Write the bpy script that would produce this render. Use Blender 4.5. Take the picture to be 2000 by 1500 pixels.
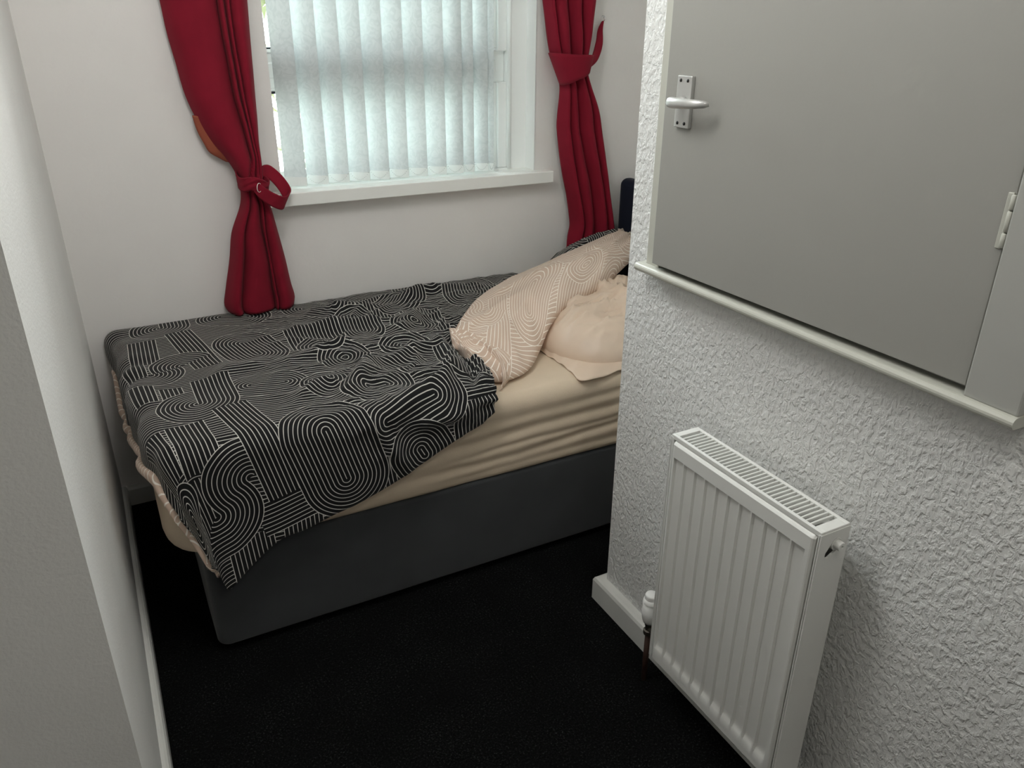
import bpy, bmesh, math, random
from mathutils import Vector, Matrix, noise

for o in list(bpy.data.objects):
    bpy.data.objects.remove(o)
sc = bpy.context.scene
COL = sc.collection
PI = math.pi
rnd = random.Random(7)

# ---------------------------------------------------------------- camera
cam_d = bpy.data.cameras.new('camera')
cam = bpy.data.objects.new('camera', cam_d)
COL.objects.link(cam)
cam_d.sensor_fit = 'HORIZONTAL'
cam_d.sensor_width = 36.0
cam_d.lens = 1534.52 / 2000 * 36
cam_d.clip_start = 0.05
right = Vector((0.88396085, -0.46752086, 0.00612024))
down = Vector((-0.189382, -0.36997886, -0.9095329))
fwd = Vector((0.42748996, 0.80283242, -0.41558686))
cam.matrix_world = Matrix(((right.x, -down.x, -fwd.x, 0.10362),
                           (right.y, -down.y, -fwd.y, -2.79844),
                           (right.z, -down.z, -fwd.z, 1.6),
                           (0, 0, 0, 1)))
sc.camera = cam

# ---------------------------------------------------------------- sky, light, exposure
vs = sc.view_settings
vs.view_transform = 'Standard'
vs.look = 'None'
vs.gamma = 1.0
vs.use_curve_mapping = False
vs.exposure = 0.07
sc.cycles.use_denoising = True
sc.cycles.max_bounces = 10
sc.cycles.diffuse_bounces = 7
sc.cycles.transmission_bounces = 6
sc.cycles.transparent_max_bounces = 8
sc.cycles.sample_clamp_indirect = 6.0
sc.cycles.caustics_reflective = False
sc.cycles.caustics_refractive = False

SKY = 36
HALL_FILL_W = 4.6
ROOM_FILL_W = 20.5
BLIND_T = 0.078
world = bpy.data.worlds.new('overcast_sky')
sc.world = world
world.use_nodes = True
wn = world.node_tree
wn.nodes.clear()
wo = wn.nodes.new('ShaderNodeOutputWorld')
wb = wn.nodes.new('ShaderNodeBackground')
wtc = wn.nodes.new('ShaderNodeTexCoord')
wsep = wn.nodes.new('ShaderNodeSeparateXYZ')
wr = wn.nodes.new('ShaderNodeValToRGB')
wr.color_ramp.elements[0].position = 0.50
wr.color_ramp.elements[0].color = (0.40, 0.46, 0.42, 1)
wr.color_ramp.elements[1].position = 0.75
wr.color_ramp.elements[1].color = (0.90, 0.98, 1.0, 1)
wmr = wn.nodes.new('ShaderNodeMapRange')
wmr.inputs['From Min'].default_value = -1
wmr.inputs['From Max'].default_value = 1
wn.links.new(wtc.outputs['Generated'], wsep.inputs[0])
wn.links.new(wsep.outputs['Z'], wmr.inputs['Value'])
wn.links.new(wmr.outputs[0], wr.inputs[0])
wn.links.new(wr.outputs[0], wb.inputs['Color'])
wb.inputs['Strength'].default_value = SKY
wn.links.new(wb.outputs[0], wo.inputs[0])


def area_light(name, loc, rot, sx, sy, power, color, portal=False):
    d = bpy.data.lights.new(name, 'AREA')
    d.shape = 'RECTANGLE'
    d.size = sx
    d.size_y = sy
    d.energy = power
    d.color = color
    if portal:
        d.cycles.is_portal = True
    o = bpy.data.objects.new(name, d)
    o.location = loc
    o.rotation_euler = rot
    COL.objects.link(o)
    return o


# daylight enters through the window opening
area_light('window_portal', (1.19, 0.14, 1.68), (-PI / 2, 0, 0), 1.06, 1.26, 1.0, (1, 1, 1), True)


# ---------------------------------------------------------------- materials
def new_mat(name):
    m = bpy.data.materials.new(name)
    m.use_nodes = True
    nt = m.node_tree
    b = nt.nodes['Principled BSDF']
    return m, nt, b


def N(nt, typ, **kw):
    n = nt.nodes.new(typ)
    for k, v in kw.items():
        setattr(n, k, v)
    return n


def mat_plain(name, col, rough=0.6, spec=0.3, metal=0.0, var=0.0, vscale=6.0, bump=0.0, bscale=200.0, sheen=0.0, detail=3.0):
    m, nt, b = new_mat(name)
    b.inputs['Base Color'].default_value = (*col, 1)
    b.inputs['Roughness'].default_value = rough
    b.inputs['Specular IOR Level'].default_value = spec
    b.inputs['Metallic'].default_value = metal
    if sheen:
        b.inputs['Sheen Weight'].default_value = sheen
        b.inputs['Sheen Roughness'].default_value = 0.5
    tc = N(nt, 'ShaderNodeTexCoord')
    if var > 0:
        n = N(nt, 'ShaderNodeTexNoise')
        n.inputs['Scale'].default_value = vscale
        n.inputs['Detail'].default_value = 4
        nt.links.new(tc.outputs['Object'], n.inputs['Vector'])
        r = N(nt, 'ShaderNodeValToRGB')
        r.color_ramp.elements[0].position = 0.3
        r.color_ramp.elements[1].position = 0.7
        r.color_ramp.elements[0].color = (*[c * (1 - var) for c in col], 1)
        r.color_ramp.elements[1].color = (*[min(1, c * (1 + var)) for c in col], 1)
        nt.links.new(n.outputs['Fac'], r.inputs[0])
        nt.links.new(r.outputs[0], b.inputs['Base Color'])
    if bump > 0:
        n2 = N(nt, 'ShaderNodeTexNoise')
        n2.inputs['Scale'].default_value = bscale
        n2.inputs['Detail'].default_value = detail
        nt.links.new(tc.outputs['Object'], n2.inputs['Vector'])
        bp = N(nt, 'ShaderNodeBump')
        bp.inputs['Strength'].default_value = 1.0
        bp.inputs['Distance'].default_value = bump
        nt.links.new(n2.outputs['Fac'], bp.inputs['Height'])
        nt.links.new(bp.outputs[0], b.inputs['Normal'])
    return m


def mat_stipple(name, col):
    """painted textured wall with raised worm-like stipple"""
    m, nt, b = new_mat(name)
    b.inputs['Base Color'].default_value = (*col, 1)
    b.inputs['Roughness'].default_value = 0.5
    b.inputs['Specular IOR Level'].default_value = 0.35
    tc = N(nt, 'ShaderNodeTexCoord')
    mp = N(nt, 'ShaderNodeMapping')
    mp.inputs['Scale'].default_value = (1.0, 1.0, 0.72)
    nt.links.new(tc.outputs['Object'], mp.inputs['Vector'])
    n1 = N(nt, 'ShaderNodeTexNoise')
    n1.inputs['Scale'].default_value = 88
    n1.inputs['Detail'].default_value = 3.0
    n1.inputs['Roughness'].default_value = 0.55
    n1.inputs['Distortion'].default_value = 0.35
    nt.links.new(mp.outputs[0], n1.inputs['Vector'])
    r = N(nt, 'ShaderNodeMapRange', interpolation_type='SMOOTHSTEP')
    r.inputs['From Min'].default_value = 0.36
    r.inputs['From Max'].default_value = 0.66
    nt.links.new(n1.outputs['Fac'], r.inputs['Value'])
    n2 = N(nt, 'ShaderNodeTexNoise')
    n2.inputs['Scale'].default_value = 9
    nt.links.new(mp.outputs[0], n2.inputs['Vector'])
    mu = N(nt, 'ShaderNodeMath', operation='MULTIPLY_ADD')
    mu.inputs[1].default_value = 0.8
    nt.links.new(n2.outputs['Fac'], mu.inputs[0])
    nt.links.new(r.outputs[0], mu.inputs[2])
    bp = N(nt, 'ShaderNodeBump')
    bp.inputs['Strength'].default_value = 0.85
    bp.inputs['Distance'].default_value = 0.0025
    nt.links.new(mu.outputs[0], bp.inputs['Height'])
    nt.links.new(bp.outputs[0], b.inputs['Normal'])
    return m


def mat_carpet(name):
    m, nt, b = new_mat(name)
    b.inputs['Roughness'].default_value = 1.0
    b.inputs['Specular IOR Level'].default_value = 0.05
    tc = N(nt, 'ShaderNodeTexCoord')
    n1 = N(nt, 'ShaderNodeTexNoise')
    n1.inputs['Scale'].default_value = 190
    n1.inputs['Detail'].default_value = 4
    n1.inputs['Roughness'].default_value = 0.75
    nt.links.new(tc.outputs['Object'], n1.inputs['Vector'])
    n2 = N(nt, 'ShaderNodeTexNoise')
    n2.inputs['Scale'].default_value = 7
    n2.inputs['Detail'].default_value = 3
    nt.links.new(tc.outputs['Object'], n2.inputs['Vector'])
    r = N(nt, 'ShaderNodeValToRGB')
    r.color_ramp.elements[0].position = 0.35
    r.color_ramp.elements[0].color = (0.0030, 0.0032, 0.0032, 1)
    e = r.color_ramp.elements.new(0.56)
    e.color = (0.0085, 0.009, 0.009, 1)
    r.color_ramp.elements[-1].position = 0.72
    r.color_ramp.elements[-1].color = (0.075, 0.078, 0.078, 1)
    ad = N(nt, 'ShaderNodeMath', operation='MULTIPLY_ADD')
    ad.inputs[1].default_value = 0.12
    ad.inputs[2].default_value = -0.075
    nt.links.new(n2.outputs['Fac'], ad.inputs[0])
    ad2 = N(nt, 'ShaderNodeMath', operation='ADD')
    nt.links.new(n1.outputs['Fac'], ad2.inputs[0])
    nt.links.new(ad.outputs[0], ad2.inputs[1])
    nt.links.new(ad2.outputs[0], r.inputs[0])
    nt.links.new(r.outputs[0], b.inputs['Base Color'])
    bp = N(nt, 'ShaderNodeBump')
    bp.inputs['Strength'].default_value = 1.0
    bp.inputs['Distance'].default_value = 0.008
    nt.links.new(n1.outputs['Fac'], bp.inputs['Height'])
    nt.links.new(bp.outputs[0], b.inputs['Normal'])
    return m


def mat_blind(name):
    m, nt, b = new_mat(name)
    out = nt.nodes['Material Output']
    b.inputs['Roughness'].default_value = 0.7
    b.inputs['Specular IOR Level'].default_value = 0.2
    tc = N(nt, 'ShaderNodeTexCoord')
    n1 = N(nt, 'ShaderNodeTexNoise')
    n1.inputs['Scale'].default_value = 34
    n1.inputs['Detail'].default_value = 1.5
    n1.inputs['Distortion'].default_value = 2.4
    nt.links.new(tc.outputs['Object'], n1.inputs['Vector'])
    r = N(nt, 'ShaderNodeValToRGB')
    r.color_ramp.elements[0].position = 0.40
    r.color_ramp.elements[0].color = (0.665, 0.71, 0.715, 1)
    r.color_ramp.elements[1].position = 0.58
    r.color_ramp.elements[1].color = (0.735, 0.775, 0.78, 1)
    nt.links.new(n1.outputs['Fac'], r.inputs[0])
    dk = N(nt, 'ShaderNodeMix', data_type='RGBA', blend_type='MULTIPLY')
    dk.inputs[0].default_value = 1.0
    dk.inputs[7].default_value = (0.78, 0.78, 0.78, 1)
    nt.links.new(r.outputs[0], dk.inputs[6])
    nt.links.new(dk.outputs[2], b.inputs['Base Color'])
    tr = N(nt, 'ShaderNodeBsdfTranslucent')
    nt.links.new(r.outputs[0], tr.inputs['Color'])
    mx = N(nt, 'ShaderNodeMixShader')
    mx.inputs[0].default_value = BLIND_T
    nt.links.new(b.outputs[0], mx.inputs[1])
    nt.links.new(tr.outputs[0], mx.inputs[2])
    nt.links.new(mx.outputs[0], out.inputs['Surface'])
    return m


def mat_glass(name):
    m, nt, b = new_mat(name)
    out = nt.nodes['Material Output']
    nt.nodes.remove(b)
    t = N(nt, 'ShaderNodeBsdfTransparent')
    t.inputs['Color'].default_value = (0.965, 0.975, 0.98, 1)
    g = N(nt, 'ShaderNodeBsdfGlossy')
    g.inputs['Roughness'].default_value = 0.02
    f = N(nt, 'ShaderNodeFresnel')
    f.inputs['IOR'].default_value = 1.45
    mx = N(nt, 'ShaderNodeMixShader')
    nt.links.new(f.outputs[0], mx.inputs[0])
    nt.links.new(t.outputs[0], mx.inputs[1])
    nt.links.new(g.outputs[0], mx.inputs[2])
    nt.links.new(mx.outputs[0], out.inputs['Surface'])
    return m


def mat_satin(name, col, rough, spec=0.5, sheen=0.0, bump=0.0):
    m = mat_plain(name, col, rough, spec, var=0.04, vscale=9, bump=bump, bscale=420, sheen=sheen)
    return m


# ---- printed line pattern of overlapping arches, stadiums and stripes, drawn in cloth metres
P = 0.0118
PAT = []


def capl(s0, t0, s1, t1, n, clip=None):
    """concentric stadium round a segment, n lines wide"""
    dx, dy = s1 - s0, t1 - t0
    PAT.append(('cap', s0, t0, n * P, 0.0, math.hypot(dx, dy), math.atan2(-dx, dy) if dx or dy else 0.0, clip))


def boxl(s0, t0, s1, t1, n):
    """bundle of stripes along a segment, n lines to each side"""
    dx, dy = s1 - s0, t1 - t0
    PAT.append(('box', (s0 + s1) / 2, (t0 + t1) / 2, n * P, math.hypot(dx, dy) / 2, 0.0, math.atan2(-dx, dy), None))


def s_wave(ax, ay, bx, by, n):
    """two half rings joined into an S: A round the upper half, B round the lower half; B lies left of A"""
    ang = math.atan2(by - ay, bx - ax)
    PAT.append(('cap', ax, ay, n * P, 0.0, 0.0, ang, 1))
    PAT.append(('cap', bx, by, n * P, 0.0, 0.0, ang, -1))


boxl(0.155, 0.17, 0.150, 0.37, 3.5)
boxl(0.115, 0.37, 0.130, 0.66, 2.5)
boxl(0.10, 0.86, 0.13, 1.02, 3.5)
boxl(0.17, 1.05, 0.20, 1.22, 4)
boxl(0.93, 0.08, 0.91, 0.29, 5)
boxl(0.665, 0.295, 0.660, 0.47, 7.5)
boxl(0.50, 0.16, 0.62, 0.22, 5)
boxl(0.56, 0.02, 0.78, 0.10, 4)
boxl(1.06, 0.28, 1.02, 0.50, 6)
boxl(0.76, 0.62, 0.86, 0.76, 6)
boxl(1.02, 0.66, 0.98, 0.90, 5)
boxl(0.95, 0.99, 0.96, 1.16, 6)
boxl(0.30, 1.24, 0.31, 1.40, 5)
boxl(0.44, 1.20, 0.44, 1.32, 4.5)
boxl(0.33, 1.205, 0.49, 1.165, 4.5)
boxl(0.66, 1.10, 0.68, 1.24, 5)
capl(1.166, 0.06, 1.166, 0.06, 10)
capl(0.78, 0.16, 0.70, 0.10, 7)
capl(1.00, 0.20, 1.06, 0.14, 7)
capl(1.30, 0.22, 1.34, 0.10, 9)
capl(0.42, 0.06, 0.50, 0.09, 7)
capl(0.82, 0.40, 0.83, 0.26, 6)
capl(1.00, 0.40, 1.00, 0.40, 7)
capl(0.221, 0.068, 0.221, 0.068, 8.0)
boxl(0.221 + 4 * P, -0.12, 0.221 + 4 * P, 0.068, 4)
boxl(0.268, 0.14, 0.318, 0.465, 3.5)
s_wave(0.250, 0.415, 0.250 - 8 * P, 0.455, 8)
capl(0.443, 0.33, 0.468, 0.44, 8)
capl(0.400, 0.680, 0.490, 0.690, 6)
capl(0.700, 0.580, 0.700, 0.580, 7)
capl(0.655, 0.455, 0.665, 0.465, 6)
capl(0.605, 0.745, 0.605, 0.755, 7)
boxl(0.195, 0.585, 0.200, 0.680, 2.5)
capl(0.251, 0.732, 0.251, 0.732, 9)
boxl(0.251 + 4.5 * P, 0.560, 0.251 + 4.5 * P, 0.735, 4.5)
boxl(0.200, 0.840, 0.222, 1.030, 4)
capl(0.120, 1.085, 0.120, 1.085, 6)
s_wave(0.325, 1.075, 0.2276, 1.161, 10)
boxl(0.322, 0.785, 0.407, 1.145, 4)
capl(0.902, 0.560, 0.902, 0.560, 7)
capl(0.840, 0.955, 0.690, 1.000, 8)
capl(0.695, 0.835, 0.745, 0.825, 7)
capl(0.782, 1.105, 0.792, 1.125, 8)
capl(0.525, 0.990, 0.566, 1.140, 10)


def pattern_group():
    g = bpy.data.node_groups.new('arch_line_print', 'ShaderNodeTree')
    g.interface.new_socket('Vector', in_out='INPUT', socket_type='NodeSocketVector')
    g.interface.new_socket('Line', in_out='OUTPUT', socket_type='NodeSocketFloat')
    gi = g.nodes.new('NodeGroupInput')
    go = g.nodes.new('NodeGroupOutput')
    L = g.links.new

    def M(op, a, b=None):
        n = g.nodes.new('ShaderNodeMath')
        n.operation = op
        for k, v in ((0, a), (1, b)):
            if v is None:
                continue
            if isinstance(v, (int, float)):
                n.inputs[k].default_value = v
            else:
                L(v, n.inputs[k])
        return n.outputs[0]

    def V(op, a, b=None):
        n = g.nodes.new('ShaderNodeVectorMath')
        n.operation = op
        for k, v in ((0, a), (1, b)):
            if v is None:
                continue
            if isinstance(v, tuple):
                n.inputs[k].default_value = v
            else:
                L(v, n.inputs[k])
        return n.outputs['Value'] if op in ('DISTANCE', 'LENGTH') else n.outputs[0]

    sp = g.nodes.new('ShaderNodeSeparateXYZ')
    L(gi.outputs[0], sp.inputs[0])
    field = sp.outputs['Y']
    lw = 0.00105
    for sh in PAT:
        mp = g.nodes.new('ShaderNodeMapping')
        mp.vector_type = 'TEXTURE'
        mp.inputs['Location'].default_value = (sh[1], sh[2], 0)
        mp.inputs['Rotation'].default_value = (0, 0, sh[6])
        L(gi.outputs[0], mp.inputs['Vector'])
        v = mp.outputs[0]
        if sh[0] == 'cap':
            _, s, t, R, y0, y1, ang, clip = sh
            core = V('MINIMUM', V('MAXIMUM', v, (0, y0, 0)), (0, y1, 0))
            d = V('DISTANCE', v, core)
            mask = M('LESS_THAN', d, R + lw)
            if clip is not None:
                s2 = g.nodes.new('ShaderNodeSeparateXYZ')
                L(v, s2.inputs[0])
                mask = M('MULTIPLY', mask, M('LESS_THAN', M('MULTIPLY', s2.outputs['Y'], -clip), 0.0))
        else:
            _, s, t, hx, hy, off, ang, clip = sh
            s2 = g.nodes.new('ShaderNodeSeparateXYZ')
            L(V('ABSOLUTE', v), s2.inputs[0])
            mask = M('MULTIPLY', M('LESS_THAN', s2.outputs['X'], hx + lw), M('LESS_THAN', s2.outputs['Y'], hy))
            s3 = g.nodes.new('ShaderNodeSeparateXYZ')
            L(v, s3.inputs[0])
            d = M('ADD', s3.outputs['X'], hx + P * 8)
        mx = g.nodes.new('ShaderNodeMix')
        mx.data_type = 'FLOAT'
        L(mask, mx.inputs[0])
        L(field, mx.inputs[2])
        L(d, mx.inputs[3])
        field = mx.outputs[0]
    ph = M('MULTIPLY', field, 1 / P)
    fr = M('ABSOLUTE', M('SUBTRACT', M('FRACT', M('ADD', ph, 0.5)), 0.5))
    line = M('LESS_THAN', fr, lw / P)
    L(line, go.inputs[0])
    return g


PATG = pattern_group()


def mat_print(name, base, linec, loc=(0, 0, 0), rot=0.0, scale=1.0, rough=0.75, sheen=0.1):
    m, nt, b = new_mat(name)
    uv = N(nt, 'ShaderNodeUVMap')
    uv.uv_map = 'cloth'
    mp = N(nt, 'ShaderNodeMapping')
    mp.inputs['Location'].default_value = loc
    mp.inputs['Rotation'].default_value = (0, 0, rot)
    mp.inputs['Scale'].default_value = (scale, scale, 1)
    nt.links.new(uv.outputs[0], mp.inputs[0])
    gr = N(nt, 'ShaderNodeGroup')
    gr.node_tree = PATG
    nt.links.new(mp.outputs[0], gr.inputs[0])
    mx = N(nt, 'ShaderNodeMix')
    mx.data_type = 'RGBA'
    mx.inputs[6].default_value = (*base, 1)
    mx.inputs[7].default_value = (*linec, 1)
    nt.links.new(gr.outputs[0], mx.inputs[0])
    nt.links.new(mx.outputs[2], b.inputs['Base Color'])
    b.inputs['Roughness'].default_value = rough
    b.inputs['Specular IOR Level'].default_value = 0.15
    b.inputs['Sheen Weight'].default_value = sheen
    return m


MT = {}
MT['wall'] = mat_plain('white_wall_paint', (0.79, 0.765, 0.745), 0.7, 0.25, bump=0.0006, bscale=60, var=0.02, vscale=3)
MT['wall_rough'] = mat_plain('white_rough_plaster', (0.80, 0.795, 0.775), 0.75, 0.2, bump=0.0010, bscale=150, var=0.02, vscale=5, detail=5)
MT['stipple'] = mat_stipple('stippled_wall_paint', (0.75, 0.75, 0.735))
MT['ceiling'] = mat_plain('ceiling_paint', (0.85, 0.85, 0.84), 0.8, 0.1)
MT['gloss'] = mat_plain('white_gloss_paint', (0.66, 0.66, 0.63), 0.35, 0.45, bump=0.0004, bscale=25)
MT['cream'] = mat_plain('cream_gloss_paint', (0.50, 0.50, 0.445), 0.35, 0.45, bump=0.0005, bscale=40)
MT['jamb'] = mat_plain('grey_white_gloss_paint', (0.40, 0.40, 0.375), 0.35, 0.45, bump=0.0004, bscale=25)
MT['door'] = mat_plain('pale_grey_door_paint', (0.32, 0.316, 0.292), 0.42, 0.4, var=0.02, vscale=2, bump=0.0002, bscale=90)
MT['upvc'] = mat_plain('white_plastic_frame', (0.88, 0.89, 0.88), 0.3, 0.5)
MT['gasket'] = mat_plain('black_rubber', (0.02, 0.02, 0.03), 0.6, 0.3)
MT['sill'] = mat_plain('white_sill_gloss', (0.86, 0.86, 0.83), 0.2, 0.5)
MT['carpet'] = mat_carpet('black_carpet')
MT['base'] = mat_plain('charcoal_plush', (0.046, 0.049, 0.052), 0.9, 0.1, var=0.16, vscale=5, bump=0.0006, bscale=500, sheen=0.25)
MT['navy'] = mat_plain('navy_plush', (0.006, 0.009, 0.022), 0.9, 0.1, sheen=0.1)
MT['sheet'] = mat_satin('beige_sheet', (0.66, 0.54, 0.41), 0.62, 0.25, bump=0.0003)
MT['satin'] = mat_satin('beige_satin', (0.70, 0.55, 0.43), 0.40, 0.5)
MT['curtain'] = mat_plain('crimson_curtain_cloth', (0.215, 0.010, 0.024), 0.85, 0.1, var=0.06, vscale=14, bump=0.0003, bscale=700, sheen=0.04)
MT['lining'] = mat_plain('russet_curtain_lining', (0.36, 0.10, 0.06), 0.8, 0.1)
MT['black_print'] = mat_print('black_line_print', (0.0085, 0.0085, 0.009), (0.62, 0.60, 0.56), rot=0.0)
MT['pink_print'] = mat_print('beige_line_print', (0.63, 0.475, 0.375), (0.95, 0.88, 0.80), rot=0.5, loc=(0.25, 0.1, 0), scale=0.70, rough=0.7)
MT['blind'] = mat_blind('pale_blind_fabric')
MT['weight'] = mat_plain('white_blind_weight', (0.82, 0.86, 0.85), 0.6, 0.3)
MT['bead'] = mat_plain('grey_bead', (0.55, 0.58, 0.57), 0.5, 0.3)
MT['glass'] = mat_glass('clear_glass')
MT['radiator'] = mat_plain('white_radiator_enamel', (0.74, 0.74, 0.71), 0.3, 0.5)
MT['fins'] = mat_plain('radiator_fins', (0.35, 0.35, 0.33), 0.5, 0.3)
MT['dark'] = mat_plain('black_and_hole_shade', (0.01, 0.012, 0.011), 0.9, 0.1)
MT['plastic'] = mat_plain('white_plastic_valve', (0.85, 0.85, 0.83), 0.25, 0.5)
MT['brass'] = mat_plain('tarnished_brass', (0.10, 0.09, 0.075), 0.4, 0.5, metal=0.7)
MT['copper'] = mat_plain('aged_copper_pipe', (0.060, 0.030, 0.022), 0.45, 0.5, metal=0.3)
MT['alu'] = mat_plain('satin_aluminium', (0.56, 0.56, 0.545), 0.35, 0.5, metal=0.55)
MT['screw'] = mat_plain('dark_screw', (0.02, 0.02, 0.02), 0.5, 0.4, metal=0.5)
MT['steel'] = mat_plain('bright_steel', (0.75, 0.75, 0.75), 0.25, 0.5, metal=0.9)
MT['leaf'] = mat_plain('yellow_green_leaves', (0.060, 0.068, 0.026), 0.6, 0.2, var=0.35, vscale=9)
MT['twig'] = mat_plain('branch_bark', (0.12, 0.10, 0.07), 0.9, 0.1)


# ---------------------------------------------------------------- mesh helpers
def link(name, verts, faces, mat, parent=None, smooth=True, uvs=None):
    me = bpy.data.meshes.new(name)
    me.from_pydata([tuple(v) for v in verts], [], faces)
    if uvs is not None:
        l = me.uv_layers.new(name='cloth')
        for lp in me.loops:
            l.data[lp.index].uv = uvs[lp.vertex_index]
    bm = bmesh.new()
    bm.from_mesh(me)
    bmesh.ops.recalc_face_normals(bm, faces=bm.faces)
    bm.to_mesh(me)
    bm.free()
    if smooth:
        me.polygons.foreach_set('use_smooth', [True] * len(me.polygons))
    mats = mat if isinstance(mat, (list, tuple)) else [mat]
    for mm in mats:
        me.materials.append(mm)
    o = bpy.data.objects.new(name, me)
    COL.objects.link(o)
    if parent is not None:
        o.parent = parent
        o.matrix_parent_inverse = Matrix.Translation(parent_world(parent)).inverted()
    return o


def parent_world(p):
    return Vector(p.location) if p.type == 'EMPTY' else Vector((0, 0, 0))


def link_bm(name, bm, mat, parent=None, smooth=False, bevel=0.0, seg=2):
    bmesh.ops.recalc_face_normals(bm, faces=bm.faces)
    me = bpy.data.meshes.new(name)
    bm.to_mesh(me)
    bm.free()
    if smooth:
        me.polygons.foreach_set('use_smooth', [True] * len(me.polygons))
    mats = mat if isinstance(mat, (list, tuple)) else [mat]
    for mm in mats:
        me.materials.append(mm)
    o = bpy.data.objects.new(name, me)
    COL.objects.link(o)
    if parent is not None:
        o.parent = parent
        o.matrix_parent_inverse = Matrix.Translation(parent_world(parent)).inverted()
    if bevel > 0:
        md = o.modifiers.new('bevel', 'BEVEL')
        md.width = bevel
        md.segments = seg
        md.limit_method = 'ANGLE'
        md.harden_normals = False
    return o


def bx(bm, x0, x1, y0, y1, z0, z1):
    vs_ = [bm.verts.new(p) for p in ((x0, y0, z0), (x1, y0, z0), (x1, y1, z0), (x0, y1, z0),
                                     (x0, y0, z1), (x1, y0, z1), (x1, y1, z1), (x0, y1, z1))]
    for f in ((0, 3, 2, 1), (4, 5, 6, 7), (0, 1, 5, 4), (1, 2, 6, 5), (2, 3, 7, 6), (3, 0, 4, 7)):
        bm.faces.new([vs_[i] for i in f])


def boxes(name, lst, mat, parent=None, bevel=0.0, seg=2):
    bm = bmesh.new()
    for b in lst:
        bx(bm, *b)
    return link_bm(name, bm, mat, parent, False, bevel, seg)


def empty(name, loc, label=None, cat=None, group=None, kind=None):
    o = bpy.data.objects.new(name, None)
    o.location = loc
    o.empty_display_size = 0.05
    COL.objects.link(o)
    tag(o, label, cat, group, kind)
    return o


def tag(o, label=None, cat=None, group=None, kind=None):
    if label:
        o['label'] = label
    if cat:
        o['category'] = cat
    if group:
        o['group'] = group
    if kind:
        o['kind'] = kind
    return o


def frames(path):
    n = len(path)
    out = []
    prev = None
    for i in range(n):
        a = path[max(0, i - 1)]
        b = path[min(n - 1, i + 1)]
        t = (b - a).normalized()
        if prev is None:
            ref = Vector((0, 0, 1)) if abs(t.z) < 0.9 else Vector((1, 0, 0))
            nrm = (ref - t * ref.dot(t)).normalized()
        else:
            nrm = (prev - t * prev.dot(t)).normalized()
        prev = nrm
        out.append((t, nrm, t.cross(nrm)))
    return out


def tube(bm, path, rad, seg=12, closed=False, flat=1.0):
    path = [Vector(p) for p in path]
    rads = rad if isinstance(rad, (list, tuple)) else [rad] * len(path)
    fr = frames(path)
    rings = []
    for p, r, (t, n, b) in zip(path, rads, fr):
        rings.append([bm.verts.new(p + n * (math.cos(2 * PI * k / seg) * r) + b * (math.sin(2 * PI * k / seg) * r * flat)) for k in range(seg)])
    for i in range(len(rings) - 1):
        for k in range(seg):
            bm.faces.new((rings[i][k], rings[i][(k + 1) % seg], rings[i + 1][(k + 1) % seg], rings[i + 1][k]))
    if closed:
        for k in range(seg):
            bm.faces.new((rings[-1][k], rings[-1][(k + 1) % seg], rings[0][(k + 1) % seg], rings[0][k]))
    else:
        bm.faces.new(rings[0])
        bm.faces.new(rings[-1])


def lathe(bm, prof, origin, axis='Z', seg=28, ribs=0, ribd=0.0):
    """prof: list of (radius, height)"""
    rings = []
    for r, h in prof:
        ring = []
        for k in range(seg):
            a = 2 * PI * k / seg
            rr = r * (1 + (ribd * math.cos(ribs * a) if ribs else 0))
            c, s = rr * math.cos(a), rr * math.sin(a)
            if axis == 'Z':
                p = (c, s, h)
            elif axis == 'Y':
                p = (c, h, s)
            else:
                p = (h, c, s)
            ring.append(bm.verts.new(Vector(origin) + Vector(p)))
        rings.append(ring)
    for i in range(len(rings) - 1):
        for k in range(seg):
            bm.faces.new((rings[i][k], rings[i][(k + 1) % seg], rings[i + 1][(k + 1) % seg], rings[i + 1][k]))
    bm.faces.new(rings[0])
    bm.faces.new(rings[-1])


def interp(tab, x):
    if x <= tab[0][0]:
        return tab[0][1]
    for (x0, y0), (x1, y1) in zip(tab, tab[1:]):
        if x <= x1:
            return y0 + (y1 - y0) * (x - x0) / (x1 - x0)
    return tab[-1][1]


def smooth_interp(tab, x):
    """Catmull-Rom through the table"""
    n = len(tab)
    if x <= tab[0][0]:
        return tab[0][1]
    if x >= tab[-1][0]:
        return tab[-1][1]
    for i in range(n - 1):
        if x <= tab[i + 1][0]:
            x0, y0 = tab[i]
            x1, y1 = tab[i + 1]
            h = x1 - x0
            m0 = (y1 - tab[i - 1][1]) / (x1 - tab[i - 1][0]) if i > 0 else (y1 - y0) / h
            m1 = (tab[i + 2][1] - y0) / (tab[i + 2][0] - x0) if i + 2 < n else (y1 - y0) / h
            u = (x - x0) / h
            return (2 * u ** 3 - 3 * u ** 2 + 1) * y0 + (u ** 3 - 2 * u ** 2 + u) * h * m0 + (-2 * u ** 3 + 3 * u ** 2) * y1 + (u ** 3 - u ** 2) * h * m1


def grid_faces(nu, nv, loop_u=False, loop_v=False):
    f = []
    for i in range(nu - (0 if loop_u else 1)):
        for j in range(nv - (0 if loop_v else 1)):
            i2, j2 = (i + 1) % nu, (j + 1) % nv
            f.append((i * nv + j, i2 * nv + j, i2 * nv + j2, i * nv + j2))
    return f


def nz(x, y, z=0.0):
    return noise.noise(Vector((x, y, z)))


# ---------------------------------------------------------------- the room
XR = 2.22          # far right wall
XP = 1.2606        # partition face
YP = -1.2438       # partition end
YN = -1.7273       # near end of the left wall
HC = 2.45          # ceiling
HX0, HY0 = -1.3, -4.0

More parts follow.
